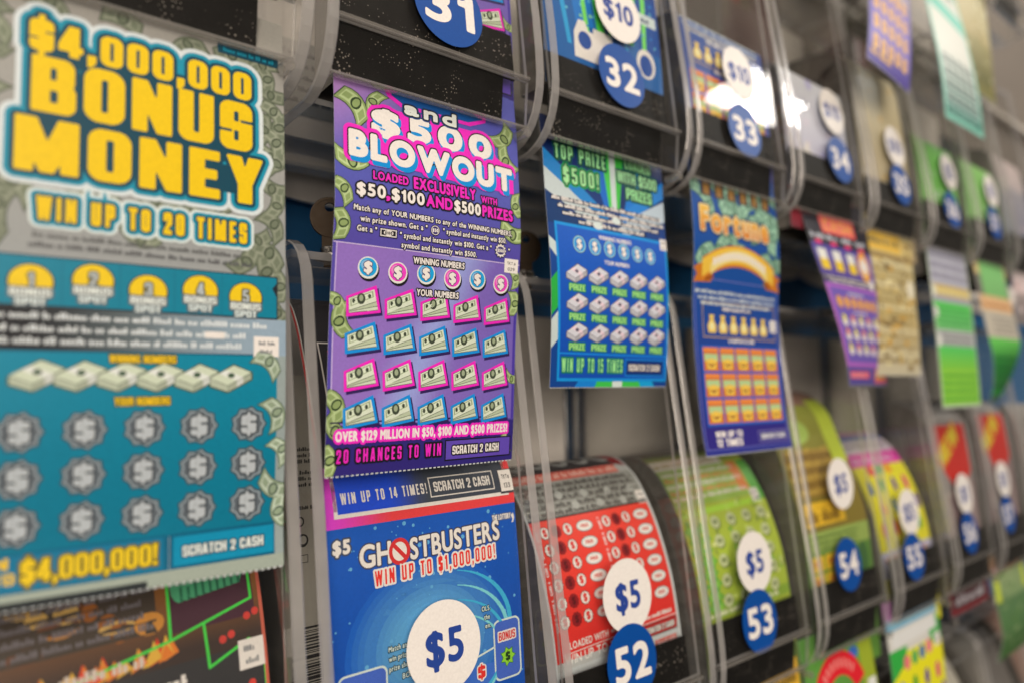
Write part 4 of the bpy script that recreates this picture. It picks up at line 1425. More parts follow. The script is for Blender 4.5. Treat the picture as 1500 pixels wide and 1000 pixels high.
def art_green_stripe(dark):
    random.seed(12 + dark)
    a = Art(94, 146, -14)
    if not dark:
        a.bg(S(164, 158, 160), 0, -14, 94, 50, 6)
        a.L = 1
        for i in range(7): a.greek(4, 92, 2 + i * 5, 3.6, S(130, 122, 146) if i % 2 else S(196, 190, 196))
        a.rect(0, 34, 94, 44, S(206, 172, 96), 1.2); a.greek(4, 90, 42, 5, S(246, 220, 150), 2)
        a.bg(lambda x, y: mixc(S(90, 196, 84), S(120, 180, 110), (y - 50) / 30), 0, 50, 94, 76, 6)
        a.bg(S(176, 172, 164), 0, 76, 94, 90, 6)
        for i in range(3): a.greek(12, 84, 81 + i * 4, 2.6, S(110, 104, 98))
        a.bg(lambda x, y: mixc(S(80, 190, 90), S(126, 190, 60), (y - 90) / 20), 0, 90, 94, 146, 6)
        for i in range(5): a.rect(2, 112 + i * 7, 92, 114 + i * 7, S(150, 196, 60), 2); a.greek(6, 88, 118.6 + i * 7, 3, S(60, 150, 50), 2.2)
        for i in range(4): a.greek(8, 86, 57 + i * 5, 3, S(60, 150, 70), 2.2)
        for y in (0, 20, 46): a.ell(5, y + 40, 6, 5, S(220, 214, 200), 2)
        a.frame(0, -14, 94, 146, 2.2, S(186, 190, 160), 3)
    else:
        a.bg(S(206, 178, 120), 0, -14, 94, 14, 6)
        a.L = 1
        a.bg(lambda x, y: mixc(S(130, 190, 110), S(120, 170, 100), y / 40), 14, 0, 88, 36, 6)
        a.bg(S(216, 170, 120), 0, 36, 94, 52, 6); a.greek(8, 86, 48, 5, S(180, 110, 60), 2)
        a.bg(S(186, 172, 150), 0, 52, 94, 80, 6)
        for i in range(4): a.greek(20, 88, 60 + i * 5, 2.6, S(120, 110, 100), 2)
        a.bg(lambda x, y: mixc(S(104, 190, 80), S(24, 120, 40), (y - 80) / 26), 0, 80, 94, 146, 6)
        for i in range(4): a.rect(4, 98 + i * 9, 90, 101 + i * 9, S(20, 104, 44), 2)
        a.bg(S(30, 176, 64), 0, 128, 94, 138, 6); a.rect(0, 139, 94, 146, S(60, 100, 60), 3)
    return a


def art_top_purple():
    a = Art(94, 190, -4)
    a.bg(lambda x, y: mixc(S(120, 96, 180), S(74, 54, 140), (y - 60) / 120), n=6)
    a.L = 1
    a.rect(4, 108, 90, 172, S(116, 98, 176), 1)
    a.rect(4, 60, 90, 106, S(170, 150, 160), 1)
    grid_icons(a, 9, 102, 16, 20, 5, 4, lambda a, x, y, r, c: (a.rrect(x, y, x + 11, y + 14, 2, S(226, 170, 84), 2), a.rect(x + 2, y + 5, x + 9, y + 8, S(180, 120, 90), 2.5)))
    a.greek(6, 54, 182, 6, S(236, 170, 70), 2.4)
    a.bg(S(64, 40, 132), 0, 184, 94, 190, 4)
    return a


def art_mint():
    a = Art(94, 196, -4)
    a.bg(lambda x, y: mixc(S(214, 208, 190), S(120, 160, 146), (y - 120) / 70), n=6)
    a.L = 1
    a.frame(0, -4, 94, 196, 5, S(120, 186, 160), 1)
    a.poly([(0, 60), (94, 74), (94, 92), (0, 78)], S(110, 190, 164), 1.4)
    a.greek(10, 84, 56, 8, S(70, 140, 120), 1.6); a.greek(10, 84, 44, 8, S(70, 140, 120), 1.6)
    grid_icons(a, 10, 130, 15.6, 13, 5, 4, lambda a, x, y, r, c: (a.rrect(x, y, x + 11, y + 9, 1, S(70, 96, 88), 2), a.rect(x + 3, y + 3, x + 8, y + 5, S(206, 204, 190), 2.4)))
    a.bg(S(52, 112, 96), 5, 182, 89, 192, 4)
    a.greek(10, 80, 189, 4, S(150, 190, 170), 3)
    return a


def art_olive():
    a = soft(94, 122, -4, ((-4, 60, S(190, 174, 120), S(170, 150, 90)), (60, 100, S(150, 136, 76), S(106, 100, 48)), (100, 122, S(96, 92, 40), S(130, 120, 60))), 9, 40, (S(210, 196, 150), S(120, 110, 50), S(176, 150, 80)))
    return a


def art_arc():
    a = Art(94, 90, -14)
    a.bg(lambda x, y: mixc(S(96, 150, 60), S(80, 120, 50), y / 60), n=8)
    a.L = 1
    a.bg(S(150, 160, 40), 74, -14, 94, 60, 3)
    n = 12
    for i in range(n):
        t0, t1 = math.radians(205 + i * 11), math.radians(205 + (i + 1) * 11)
        P = lambda r, t: (42 + r * 1.0 * math.cos(t), 40 + r * math.sin(t))
        a.poly([P(38, t0), P(38, t1), P(22, t1), P(22, t0)], S(216, 30, 40), 2)
        if 1 < i < 10 : a.poly([P(33, t0 + .04), P(33, t1 - .04), P(27, t1 - .04), P(27, t0 + .04)], S(246, 120, 110), 2.5)
    a.ell(12, 26, 6, 5, S(80, 130, 200), 1.6); a.ell(66, 8, 7, 4, S(60, 100, 170), 1.6)
    a.rect(80, 30, 92, 46, S(220, 214, 196), 3); a.rect(70, 38, 79, 54, S(160, 150, 130), 2.6)
    for i in range(16):
        a.ell(random.uniform(4, 90), random.uniform(48, 88), 3, 2.4, random.choice((S(230, 150, 50), S(200, 50, 90), S(70, 130, 50), S(230, 200, 60))), 2, 12)
    return a


def confetti(a, y0, y1):
    cols = (S(30, 90, 150), S(214, 30, 110), S(50, 150, 50), S(224, 60, 70), S(90, 50, 130))
    k = 0
    y = y0
    while y < y1:
        for i in range(4):
            x = 14 + i * 22 + (8 if k % 2 else 0)
            if x < 90: a.ell(x, y, 4.2, 6.6, cols[(i * 2 + k * 3) % 5], 3, 18)
        y += 17; k += 1


def art_yellow():
    a = Art(94, 110, -14)
    a.bg(S(236, 214, 30), n=6)
    a.L = 1
    a.bg(S(190, 120, 170), 0, -14, 94, 0, 4); a.bg(S(120, 170, 190), 0, 0, 94, 8, 4); a.bg(S(206, 196, 180), 0, 8, 94, 26, 4)
    a.poly([(0, 22), (30, 22), (24, 34), (0, 44)], S(50, 160, 60), 2, conv=False); a.poly([(70, 10), (94, 10), (94, 30), (74, 30)], S(50, 160, 60), 2)
    a.rect(6, 10, 88, 20, S(214, 206, 194), 2.4); a.greek(8, 86, 6, 3, S(170, 200, 210), 2)
    for i, c in enumerate((S(230, 110, 110), S(80, 160, 80), S(70, 110, 150), S(236, 110, 130))): a.ell(26 + i * 14, 34 - i * 1, 5.5, 5.5, c, 3)
    a.label(80, 24, 12, 10, '', '')
    confetti(a, 52, 110)
    return a


# ---- hanging tickets
hang(art_silver(), -1, 1, (2.6, 0), [(1, -20), (-1, -70), (-1.5, -120), (0, -160), (-1, -179)], 'silver and teal ticket headed BONUS MONEY in big yellow letters, hanging at the far left')
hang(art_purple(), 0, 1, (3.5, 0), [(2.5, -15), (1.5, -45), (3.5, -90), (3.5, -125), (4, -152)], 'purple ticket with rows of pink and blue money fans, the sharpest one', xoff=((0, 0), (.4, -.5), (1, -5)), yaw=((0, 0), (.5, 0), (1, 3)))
hang(art_blue_green(), 1, 1, (7, 0), [(6, -20), (4, -55), (5, -85), (8, -117)], 'blue ticket with green lettering and fifteen grey money bricks', x=-2, yaw=((0, 0), (1, 3)))
hang(art_navy_gold(), 2, 1, (3, 0), [(2, -30), (5, -70), (4, -110), (2, -140), (-1, -158)], 'navy ticket with an orange ribbon banner and rows of gold pots', x=-2)
hang(art_black_purple(), 3, 1, (2.6, 0), [(0, -30), (-2, -70), (-1, -100), (2, -118)], 'black and mauve ticket with a red block on top, swinging to the right', xoff=((0, 9), (.3, 18), (1, 50)), yaw=((0, -4), (.4, 2), (1, 9)))
hang(art_tan(), 4, 1, (3, 0), [(2, -40), (1, -80), (2, -108)], 'tan and gold ticket half hidden behind the swinging mauve ticket', x=-14)
hang(art_green_stripe(0), 5, 1, (2.6, 0), [(0, -40), (-2, -90), (-3, -138)], 'pale and lime green striped ticket, left of the darker curled green one', xoff=((0, -3), (1, -6)))
hang(art_green_stripe(1), 6, 1, (2.6, 0), [(-3, -40), (-8, -80), (-2, -115), (8, -138)], 'curled ticket with a dark green lower half near the right edge', xoff=((0, -4), (1, -10)), yaw=((0, 0), (.6, 0), (1, 14)))
hang(soft(94, 60, -14, ((-14, 24, S(206, 190, 180), S(220, 190, 180)), (24, 60, S(170, 150, 140), S(120, 110, 104))), 21, 20, (S(226, 206, 196), S(180, 120, 110), S(120, 110, 110))), 7, 1, (3, 0),
     [(2, -20), (3, -52)], 'short pinkish ticket cut off by the right edge', x=0)
hang(art_top_purple(), 4, 0, (2.6, 0), [(-4, -40), (-12, -90), (-19, -140), (-22, -184)], 'purple ticket with rows of gold blocks leaning left at the top edge', xoff=((0, 6), (.35, 4), (1, -52)), yaw=((0, 2), (1, 5)), tilt=.0)
hang(art_mint(), 5, 0, (2.6, 0), [(-6, -40), (-14, -90), (-20, -140), (-22, -190)], 'mint green and cream ticket hanging at the top edge', xoff=((0, 0), (1, -6)))
hang(art_olive(), 6, 0, (3, 0), [(1, -40), (0, -80), (0, -114)], 'olive and tan ticket hanging just right of the mint green one')
hang(art_arc(), 3, 2, (2.6, 0), [(0, -20), (-2, -50), (-2, -82)], 'green ticket with a curved red banner at the bottom edge', x=-18, xoff=((0, -3), (1, 4)))
hang(art_yellow(), 4, 2, (2.6, 0), [(0, -20), (-2, -60), (-2, -102)], 'yellow ticket scattered with coloured dots at the bottom edge', x=-14)
a = Art(94, 22, -14); a.bg(S(70, 34, 38), n=4); a.L = 1; a.frame(4, -4, 90, 20, 2.5, S(140, 40, 44), 1); a.greek(14, 80, 14, 9, S(170, 160, 156), 2)
hang(a, 5, 2, (3, 0), [(2, -4), (2, -14)], 'short maroon ticket end with grey lettering under the dispenser', x=-6)
a = soft(94, 84, -14, ((-14, 0, S(150, 110, 60), S(210, 130, 60)), (0, 30, S(150, 160, 110), S(120, 140, 90)), (30, 84, S(84, 112, 70), S(70, 110, 50))), 31, 30, (S(120, 140, 90), S(70, 96, 60), S(90, 120, 60)))
a.rect(4, -2, 40, 4, S(216, 150, 150), 2); a.rect(40, -2, 86, 4, S(226, 140, 50), 2); a.rect(2, 8, 14, 30, S(190, 196, 50), 2); a.rect(80, 6, 92, 26, S(190, 196, 50), 2)
hang(a, 6, 2, (3, 0), [(0, -20), (-4, -50), (2, -76)], 'drooping green ticket with an orange top, bottom right', x=-12, xoff=((0, 0), (1, -8)))
a = soft(94, 60, -14, ((-14, 60, S(90, 110, 50), S(120, 130, 50)),), 5, 10, (S(220, 170, 60), S(60, 90, 40)))
a.rect(4, -6, 90, 20, S(226, 170, 50), 2); a.greek(8, 86, 8, 6, S(120, 90, 30), 3)
hang(a, 2, 2, (2.6, 0), [(1, -20), (0, -52)], 'orange topped green ticket end just showing at the bottom edge', x=0)

# ------------------------------------------------------------------ packs inside the dispensers
PACK_G = 'packs of tickets inside the dispensers'
CURL = [(96, 132), (82, 142), (66, 147), (51, 146), (38, 137), (30, 126), (23, 113), (16.5, 96), (12, 80), (9, 62), (7, 44), (5.6, 24), (4.8, 8)]
FLAT = [(70, 122), (40, 121), (18, 120), (11.2, 117.5), (9.6, 113), (8.4, 100), (6.2, 70), (5.2, 40), (5, 8)]
TALL = [(76, 236), (54, 231), (44, 221), (37, 208), (31, 194), (25, 178), (17.5, 158), (12, 144), (10.4, 128), (8.4, 105), (6.6, 70), (5.4, 40), (5, 8)]


def pack(art, k, row, path, z0, label, tilt=0.0, x=0.0, thick=22, c=S(120, 110, 98)):
    o = strip_object('ticket_pack', art, cxk(k) + x * MM, path, z0, base=ROWZ[row], tilt=tilt, block=(2.0, c, thick), cross=0.0, teeth=False)
    return tag(o, label, 'ticket pack', PACK_G)


def art_space():
    """blue card under the purple ticket"""
    a = Art(94, 150, -100)
    blue = lambda x, y: mixc(S(20, 84, 170), S(10, 74, 160), (y) / 60)
    a.bg(blue, 0, 10.6, 94, 150, 10)
    # previous card above the seam
    a.bg(S(40, 38, 44), 0, -100, 94, 10.6, 6)
    a.L = 1
    a.bg(lambda x, y: mixc(S(214, 60, 190), S(232, 62, 62), (x - 2) / 24), 0, -14, 94, 10.6, 16)
    a.rect(0, -100, 1.2, -14, S(206, 50, 46)); a.rect(.9, -100, 1.5, -14, S(220, 214, 206), 1.5)
    a.bg(S(52, 48, 50), 1.4, -100, 92, -14, 6); a.bg(S(232, 228, 226), 3.6, -14, 91, 6.8, 6); a.L = 1.6
    a.bg(lambda x, y: mixc(S(26, 72, 210), S(62, 66, 74), (x - 30) / 14), 5.2, -14, 89.6, 5.2, 18)
    a.text('WIN UP TO 14 TIMES!', 7, 1.6, 4.6, 40, 'I', col=WH, L=3, N=18, gap=.26, slope=-.005)
    a.frame(48.4, -5.4, 83.2, 3.4, .5, WH, 3)
    a.text('SCRATCH 2 CASH', 50.6, 1.2, 4.4, 30.4, 'I', col=WH, L=3, N=18)
    a.rect(86.4, -5.4, 94, 6, S(60, 56, 60), 2.6); a.L = 2; a.label(86.8, -5, 7.2, 10, 'TKT#', '133')
    a.frame(8, -70, 88, -42, .7, WH, 2.4); a.rect(12, -66, 84, -60, S(170, 40, 50), 2.4)
    a.greek(14, 82, -50, 3, S(220, 216, 210), 2.6)
    # stars and a pale swirl
    random.seed(4)
    a.L = 1
    for i in range(150):
        r = random.choice((.25, .3, .4, .7, .9))
        x, y = random.uniform(1, 93), random.uniform(12, 140)
        a.ell(x, y, r, r, S(96, 160, 220), 1, 10)
    # soft round glow printed on the card
    for k in range(12):
        t = k / 12
        a.ell(46, 62, 40 * (1 - t * .8), 34 * (1 - t * .8), mixc(S(22, 88, 172), S(106, 172, 216), t), .6 + k * .05, 32)
    for j in range(4):
        pts = []
        for i in range(26):
            t = -1.35 + i * .105
            pts.append((52 + (35 - j * 1.6) * math.cos(t) , 62 + (27 - j * 2.2) * math.sin(t) + 4 * j))
        for q in range(25):
            a.line(pts[q:q + 2], .4 + 1.6 * math.sin(math.pi * q / 25) * (1.2 - j * .2), S(60, 166, 228) if j % 2 == 0 else S(120, 196, 238), 1.6 + j * .2)
    # green drip splash, plain shape
    a.text('$5', 2.8, 20.2, 5.0, 6.8, wt=.07, col=WH, outs=((.7, S(60, 70, 90)),), L=3, N=20)
    a.text('GH', 14, 27.0, 8.4, 13.6, wt=.04, col=WH, outs=((.55, S(60, 60, 80)),), L=3, N=26, gap=.12)
    # red ring with a slash in place of the round emblem
    cx, cy = 31.8, 23.2
    for i in range(30):
        t0, t1 = 2 * math.pi * i / 30, 2 * math.pi * (i + 1) / 30
        a.poly([(cx + 5.0 * math.cos(t0), cy + 5.4 * math.sin(t0)), (cx + 5.0 * math.cos(t1), cy + 5.4 * math.sin(t1)), (cx + 3.4 * math.cos(t1), cy + 3.8 * math.sin(t1)), (cx + 3.4 * math.cos(t0), cy + 3.8 * math.sin(t0))], S(206, 44, 44), 4)
    a.ell(cx, cy, 4.2, 4.6, S(228, 226, 226), 3.4); a.line([(cx - 3, cy - 3.2), (cx + 3, cy + 3.2)], 1.7, S(206, 44, 44), 4.4)
    a.text('STBUSTERS', 37, 27.2, 8.2, 46.5, wt=.04, col=WH, outs=((.55, S(60, 60, 80)),), L=3, N=26, gap=.12, slope=-.03)
    # small serifs on the lettering
    a.text('WIN UP TO $1,000,000!', 20, 35.2, 6.0, 60.5, 'I', col=S(224, 48, 40), outs=((.75, S(240, 232, 226)),), L=4, N=20, gap=.26, slope=-.025)
    a.text('THE LOTTERY', 80.4, 17.4, 2.2, 10.4, wt=.05, col=WH, outs=((.4, S(90, 100, 130)),), L=3, N=12)
    # seal at the end of the lottery mark
    a.poly([(91.2, 16.2), (92.6, 15.2), (93.2, 17.4), (92.4, 19.4), (91.4, 19.6), (92, 18)], WH, 3, conv=False)
    for (x, y, w, h) in ((2.9, 65.6, 21.4, 34), (77.2, 61, 15.2, 26)):
        a.rrect(x, y, x + w, y + h, 3, S(206, 216, 234), 2); a.rrect(x + .8, y + .8, x + w - .8, y + h - .8, 2.4, S(66, 96, 178), 2.4)
        cxx = x + w / 2
        a.text('BONUS', cxx, y + 10.6 if w > 20 else y + 9.2, 3.6, w * .62, 'I', col=S(206, 46, 46), outs=((.6, S(236, 228, 226)),), al='c', L=3, N=16)
        yy = y + 18 if w > 20 else y + 16.5
        a.star(cxx, yy, 4.6, 3.0, 7, S(60, 110, 40), 2.8); a.star(cxx, yy, 4.0, 2.6, 7, S(140, 200, 50), 3.1)
        a.text('$', cxx, yy + 1.7, 3.6, 2.6, 'I', col=S(30, 60, 20), al='c', L=3.6, N=14)
    a.line([(24, 76.8), (60, 75.6), (77.4, 72)], .8, S(206, 216, 234), 2)
    a.rect(24.4, 78, 77.2, 150, S(58, 104, 186), 1.9)
    kw = dict(wt=.03, col=S(206, 222, 230), outs=((.3, S(20, 60, 70)),), L=4, N=10)
    a.text('Match any of YOUR', 25, 61.5, 2.0, 19, slope=-.04, **kw); a.text('win prize shown', 25, 65.2, 2.0, 16, slope=-.04, **kw)
    a.text('prize shown. Get', 25, 69, 2.0, 17, slope=-.04, **kw); a.text('BONUS', 31, 73, 2.0, 8, slope=-.04, **kw)
    a.text('OLS.', 71.5, 55.5, 2.0, 4.5, **kw); a.text('the', 72.6, 59.2, 2.0, 3, **kw); a.text('en.', 73, 62.9, 2.0, 3, **kw)
    a.text('$', 68, 83, 5, 4, 'I', col=S(224, 48, 40), outs=((.6, WH),), L=4)
    return a


pack(art_space(), 0, 2, TALL, 147, 'blue ticket pack under the purple ticket, its upper card reading WIN UP TO 14 TIMES', tilt=.012, thick=3)


def art_red():
    a = Art(94, 150, -84)
    red, wht = S(224, 52, 40), S(222, 216, 206)
    a.bg(S(176, 172, 162), n=6)
    a.L = 1
    a.bg(S(52, 46, 46), 0, -84, 94, -29, 6)
    for i in range(5):
        x = 6 + i * 17
        a.ell(x + 7, -44, 8.5, 11, S(150, 146, 138), 1.6); a.ell(x + 7, -44, 5, 7.5, S(52, 46, 46), 2)
        a.rect(x + 5, -58, x + 8, -44, S(52, 46, 46), 2.2)
    a.poly([(82, -60), (94, -60), (94, -26), (84, -30)], S(130, 24, 30), 2.4)
    a.bg(S(206, 96, 80), 0, -29, 84, -22.5, 6); a.greek(3, 82, -24.0, 3.8, S(240, 170, 150), 2)
    a.bg(S(150, 146, 134), 0, -22.5, 94, -1, 6)
    for i in range(5):
        a.greek(3, 88 - i, -18.6 + i * 4.0, 2.5, S(66, 60, 54), 2); a.greek(5, 90, -17.6 + i * 4.0, 1.4, S(92, 86, 78), 2)
    for q in range(9):
        a.ell(10 + q * 9.2, -14 + (q * 7) % 13, 2.6, 2.4, S(168, 164, 152), 2.4, 14)
    a.label(86, -8, 7, 8, '', '')
    a.rect(0, -1.4, 94, -.4, S(30, 24, 22), 2)
    a.bg(lambda x, y: mixc(S(228, 66, 50), S(212, 40, 34), y / 66), 0, -.6, 92, 67, 8)
    a.rect(92, -.6, 94, 67, S(184, 180, 170), 2)
    for g in range(2):
        for r in range(6):
            x0 = 9.5 + g * 45; y = 6.0 + r * 8.7
            for c in range(3):
                x = x0 + c * 8
                a.star(x, y, 3.6, 3.2, 10, S(96, 18, 20), 2)
                a.star(x, y, 3.2, 2.8, 10, (wht, S(140, 26, 30), wht)[c], 2.4)
                a.text('$', x, y + 1.7, 3.6, 2.6, 'I', col=(S(206, 44, 38), S(90, 14, 20), S(206, 44, 38))[c], al='c', L=2.9, N=13)
            a.ell(x0 + 28.4, y, 6.2, 3.2, S(110, 80, 70), 2); a.ell(x0 + 28.4, y, 5.8, 2.8, S(206, 206, 196), 2.4)
            a.ell(x0 + 28.4, y, 4.8, 2.1, S(226, 222, 214), 2.7)
            a.text('PRIZE', x0 + 28.4, y + .8, 1.7, 5.6, 'I', col=S(200, 60, 50), al='c', L=3.1, N=9)
            a.text('GAME ' + str(r + 1 + 6 * g), x0 - 4.6, y + 3.6, 1.7, 6.6, 'I', col=S(240, 200, 190), L=3, N=9, rot=-math.pi / 2)
    a.text('LOADED WITH', 10.6, 62.2, 3.2, 27, wt=.03, col=wht, L=3, N=14); a.greek(40, 88, 61, 2.2, wht, 3)
    a.line([(6, 64), (92, 62.6)], .4, wht, 3)
    a.text('WIN UP TO 12 TIMES', 6.6, 70.4 - 1.6, 4.2, 52, wt=.02, col=wht, L=3, N=14)
    a.rect(62, 63.6, 91.4, 70.0, S(60, 16, 18), 2.6); a.rect(62.6, 64.2, 90.8, 69.4, S(200, 40, 38), 3)
    a.text('SCRATCH 2 CASH', 65, 68.4, 3.0, 24, 'I', col=S(236, 226, 220), outs=((.4, S(50, 20, 20)),), L=3.5, N=13, slant=.15)
    a.bg(S(184, 182, 174), 0, 70.6, 94, 110, 6)
    a.text('$5', 3, 82, 6, 8, 'I', col=WH, outs=((.8, BK),), L=3, N=14)
    a.poly([(20, 90), (50, 76), (94, 78), (94, 84), (52, 84), (26, 96)], S(120, 24, 28), 2.4, conv=False)
    a.rect(72, 72.6, 90, 77, S(206, 110, 96), 2.4); a.greek(74, 88, 76, 2.6, S(230, 180, 170), 3)
    a.frame(0, -84, 94, 150, 1.2, S(206, 202, 194), 3.4)
    return a


pack(art_red(), 1, 2, CURL, 122, 'red ticket pack with dollar coins and oval prize spots, curling back at top', tilt=.02)


def art_lime():
    a = Art(94, 150, -84)
    a.bg(lambda x, y: mixc(S(172, 182, 60), S(160, 174, 56), y / 70), n=6)
    a.L = 1
    a.bg(S(96, 86, 70), 0, -84, 94, -34, 6)
    a.bg(lambda x, y: mixc(S(96, 110, 60), S(160, 170, 70), (y + 34) / 10), 0, -34, 94, -22, 6)
    a.rect(0, -28, 70, -20, S(236, 226, 190), 2); a.greek(2, 66, -22, 4, S(176, 150, 90), 2.4)
    a.bg(S(150, 176, 70), 0, -20, 94, 6, 6)
    for i in range(5):
        a.greek(2, 78, -15 + i * 4.2, 2.8, S(216, 130, 60) if i % 2 else S(230, 220, 190), 2.2)
    a.rect(72, -20, 82, 2, S(216, 120, 50), 2); a.rect(84, -20, 94, 10, S(90, 160, 60), 2)
    a.label(80, 2, 9, 9, '', '')
    a.rect(2, 8, 90, 12, S(170, 206, 60), 2)
    for c in range(8):
        for q in range(3):
            x = 5 + q * 6.4 + (c % 2) * 1.5
            a.star(x, 20 + c * 6.6, 4.4, 2.6, 4, S(90, 160, 60), 2); a.ell(x, 20 + c * 6.6, 1.6, 2.2, S(140, 190, 70), 2.4, 10)
    for r in range(5):
        for c in range(4):
            x, y = 32 + c * 17 - r * 1.2, 18 + r * 11.5
            a.ell(x + .6, y + .8, 5, 4.2, S(110, 122, 50), 2, 14); a.ell(x, y, 4.6, 3.9, S(190, 190, 140), 2.4, 14); a.rect(x - 2, y - 1.4, x + 2.4, y + 1.2, S(126, 134, 84), 2.8)
    for i in range(60):
        a.ell(random.uniform(2, 92), random.uniform(8, 66), random.uniform(1, 3), random.uniform(1, 3), random.choice((S(134, 146, 60), S(190, 198, 100), S(124, 160, 60), S(206, 204, 130))), 1.6, 12)
    a.rect(0, 66, 94, 72, S(130, 156, 50), 2); a.greek(4, 80, 71, 3, S(220, 220, 170), 3)
    return a


pack(art_lime(), 2, 2, CURL, 122, 'lime green ticket pack with leaf patterns, behind the dispenser 53 window', tilt=.02)


def art_gold():
    a = Art(94, 150, -84)
    a.bg(lambda x, y: mixc(S(150, 150, 60), S(130, 110, 40), (y + 40) / 60), n=6)
    a.L = 1
    a.bg(S(150, 110, 90), 0, -84, 94, -44, 4)
    a.ell(30, -22, 22, 10, S(170, 190, 90), 1.4); a.rect(72, -50, 94, 4, S(190, 200, 60), 1.4)
    a.bg(S(150, 116, 50), 4, -8, 70, 26, 4)
    for i in range(7): a.greek(4, 72, -6 + i * 5, 3.4, S(110, 80, 30) if i % 2 else S(196, 160, 70), 2)
    a.rect(6, 30, 62, 46, S(226, 176, 40), 2); a.greek(8, 60, 44, 9, S(120, 84, 20), 2.6)
    a.bg(S(150, 168, 80), 0, 50, 94, 64, 4)
    for i in range(3): a.greek(2, 76, 55 + i * 4, 2.4, S(70, 96, 40), 2.4)
    a.bg(S(90, 130, 50), 0, 64, 94, 150, 4)
    for r in range(4):
        for c in range(3): a.rrect(6 + c * 19, 66 + r * 12, 23 + c * 19, 76.6 + r * 12, 2, S(236, 180, 40), 2.4); a.rect(10 + c * 19, 69 + r * 12, 19 + c * 19, 73 + r * 12, S(200, 120, 40), 2.8)
    a.ell(80, 76, 8, 12, S(60, 100, 50), 2.4)
    return a


GOLDP = [(90, 178), (70, 186), (52, 184), (36, 171), (28, 152), (19, 128), (13, 110), (8.6, 92), (6.4, 67), (5.4, 40), (4.6, 8)]
pack(art_gold(), 3, 2, GOLDP, 136, 'gold and olive ticket pack behind the window of dispenser 54', tilt=.0)


def art_pinkyellow():
    a = Art(94, 150, -90)
    a.bg(S(236, 214, 40), n=6)
    a.L = 1
    a.bg(S(90, 160, 110), 0, -90, 94, -34, 4); a.bg(S(240, 130, 190), 0, -36, 94, -18, 4); a.bg(S(110, 120, 170), 0, -18, 94, -10, 4)
    a.bg(S(206, 186, 190), 0, -10, 94, 4, 4); a.greek(4, 86, -2, 3, S(120, 110, 120), 2)
    a.bg(S(236, 60, 160), 0, 4, 94, 16, 4); a.greek(8, 80, 13, 5, S(250, 180, 210), 2)
    for i, c in enumerate((S(230, 60, 80), S(60, 160, 80), S(240, 140, 40))): a.ell(28 + i * 16, 20, 6, 5, c, 2.4)
    confetti(a, 34, 84)
    a.bg(S(190, 180, 200), 0, 84, 94, 104, 4); a.greek(6, 84, 92, 5, S(230, 150, 80), 3)
    return a


pack(art_pinkyellow(), 4, 2, CURL, 136, 'pink and yellow ticket pack dotted with colours behind a clear window', tilt=.0)


def art_flag():
    a = Art(94, 160, -40)
    a.bg(lambda x, y: mixc(S(150, 140, 132), S(120, 112, 106), y / 100), n=4)
    a.L = 1
    for i in range(14): a.rrect(random.uniform(4, 70), random.uniform(40, 140), random.uniform(72, 90), random.uniform(60, 150), 1, random.choice((S(150, 120, 116), S(120, 110, 104), S(170, 150, 140))), 1)
    a.rect(24, -30, 80, -6, S(200, 190, 180), 1.4)
    a.poly([(12, 0), (86, 0), (86, 46), (52, 64), (12, 34)], S(206, 44, 36), 2, conv=False)
    a.text('NEW', 20, 40, 17, 56, 'I', col=S(246, 200, 50), outs=((1.4, S(230, 120, 40)),), L=3, N=14, rot=-.52)
    return a


FLAGP = [(60, 176), (36, 173), (23, 166), (15, 155), (12.4, 140), (9.6, 110), (7, 70), (5.6, 40), (5, 8)]
pack(art_flag(), 5, 2, FLAGP, 152, 'grey ticket pack with a red flag reading NEW, left of its twin', tilt=.0)
pack(art_flag(), 6, 2, FLAGP, 158, 'grey ticket pack with a red flag reading NEW, the one nearer the right edge', tilt=.0)
pack(soft(94, 150, -20, ((-20, 150, S(150, 140, 130), S(120, 110, 100)),), 41, 30, (S(180, 160, 150), S(120, 100, 90))), 7, 2, FLAGP, 150, 'dim grey ticket pack at the right edge of the lower row')


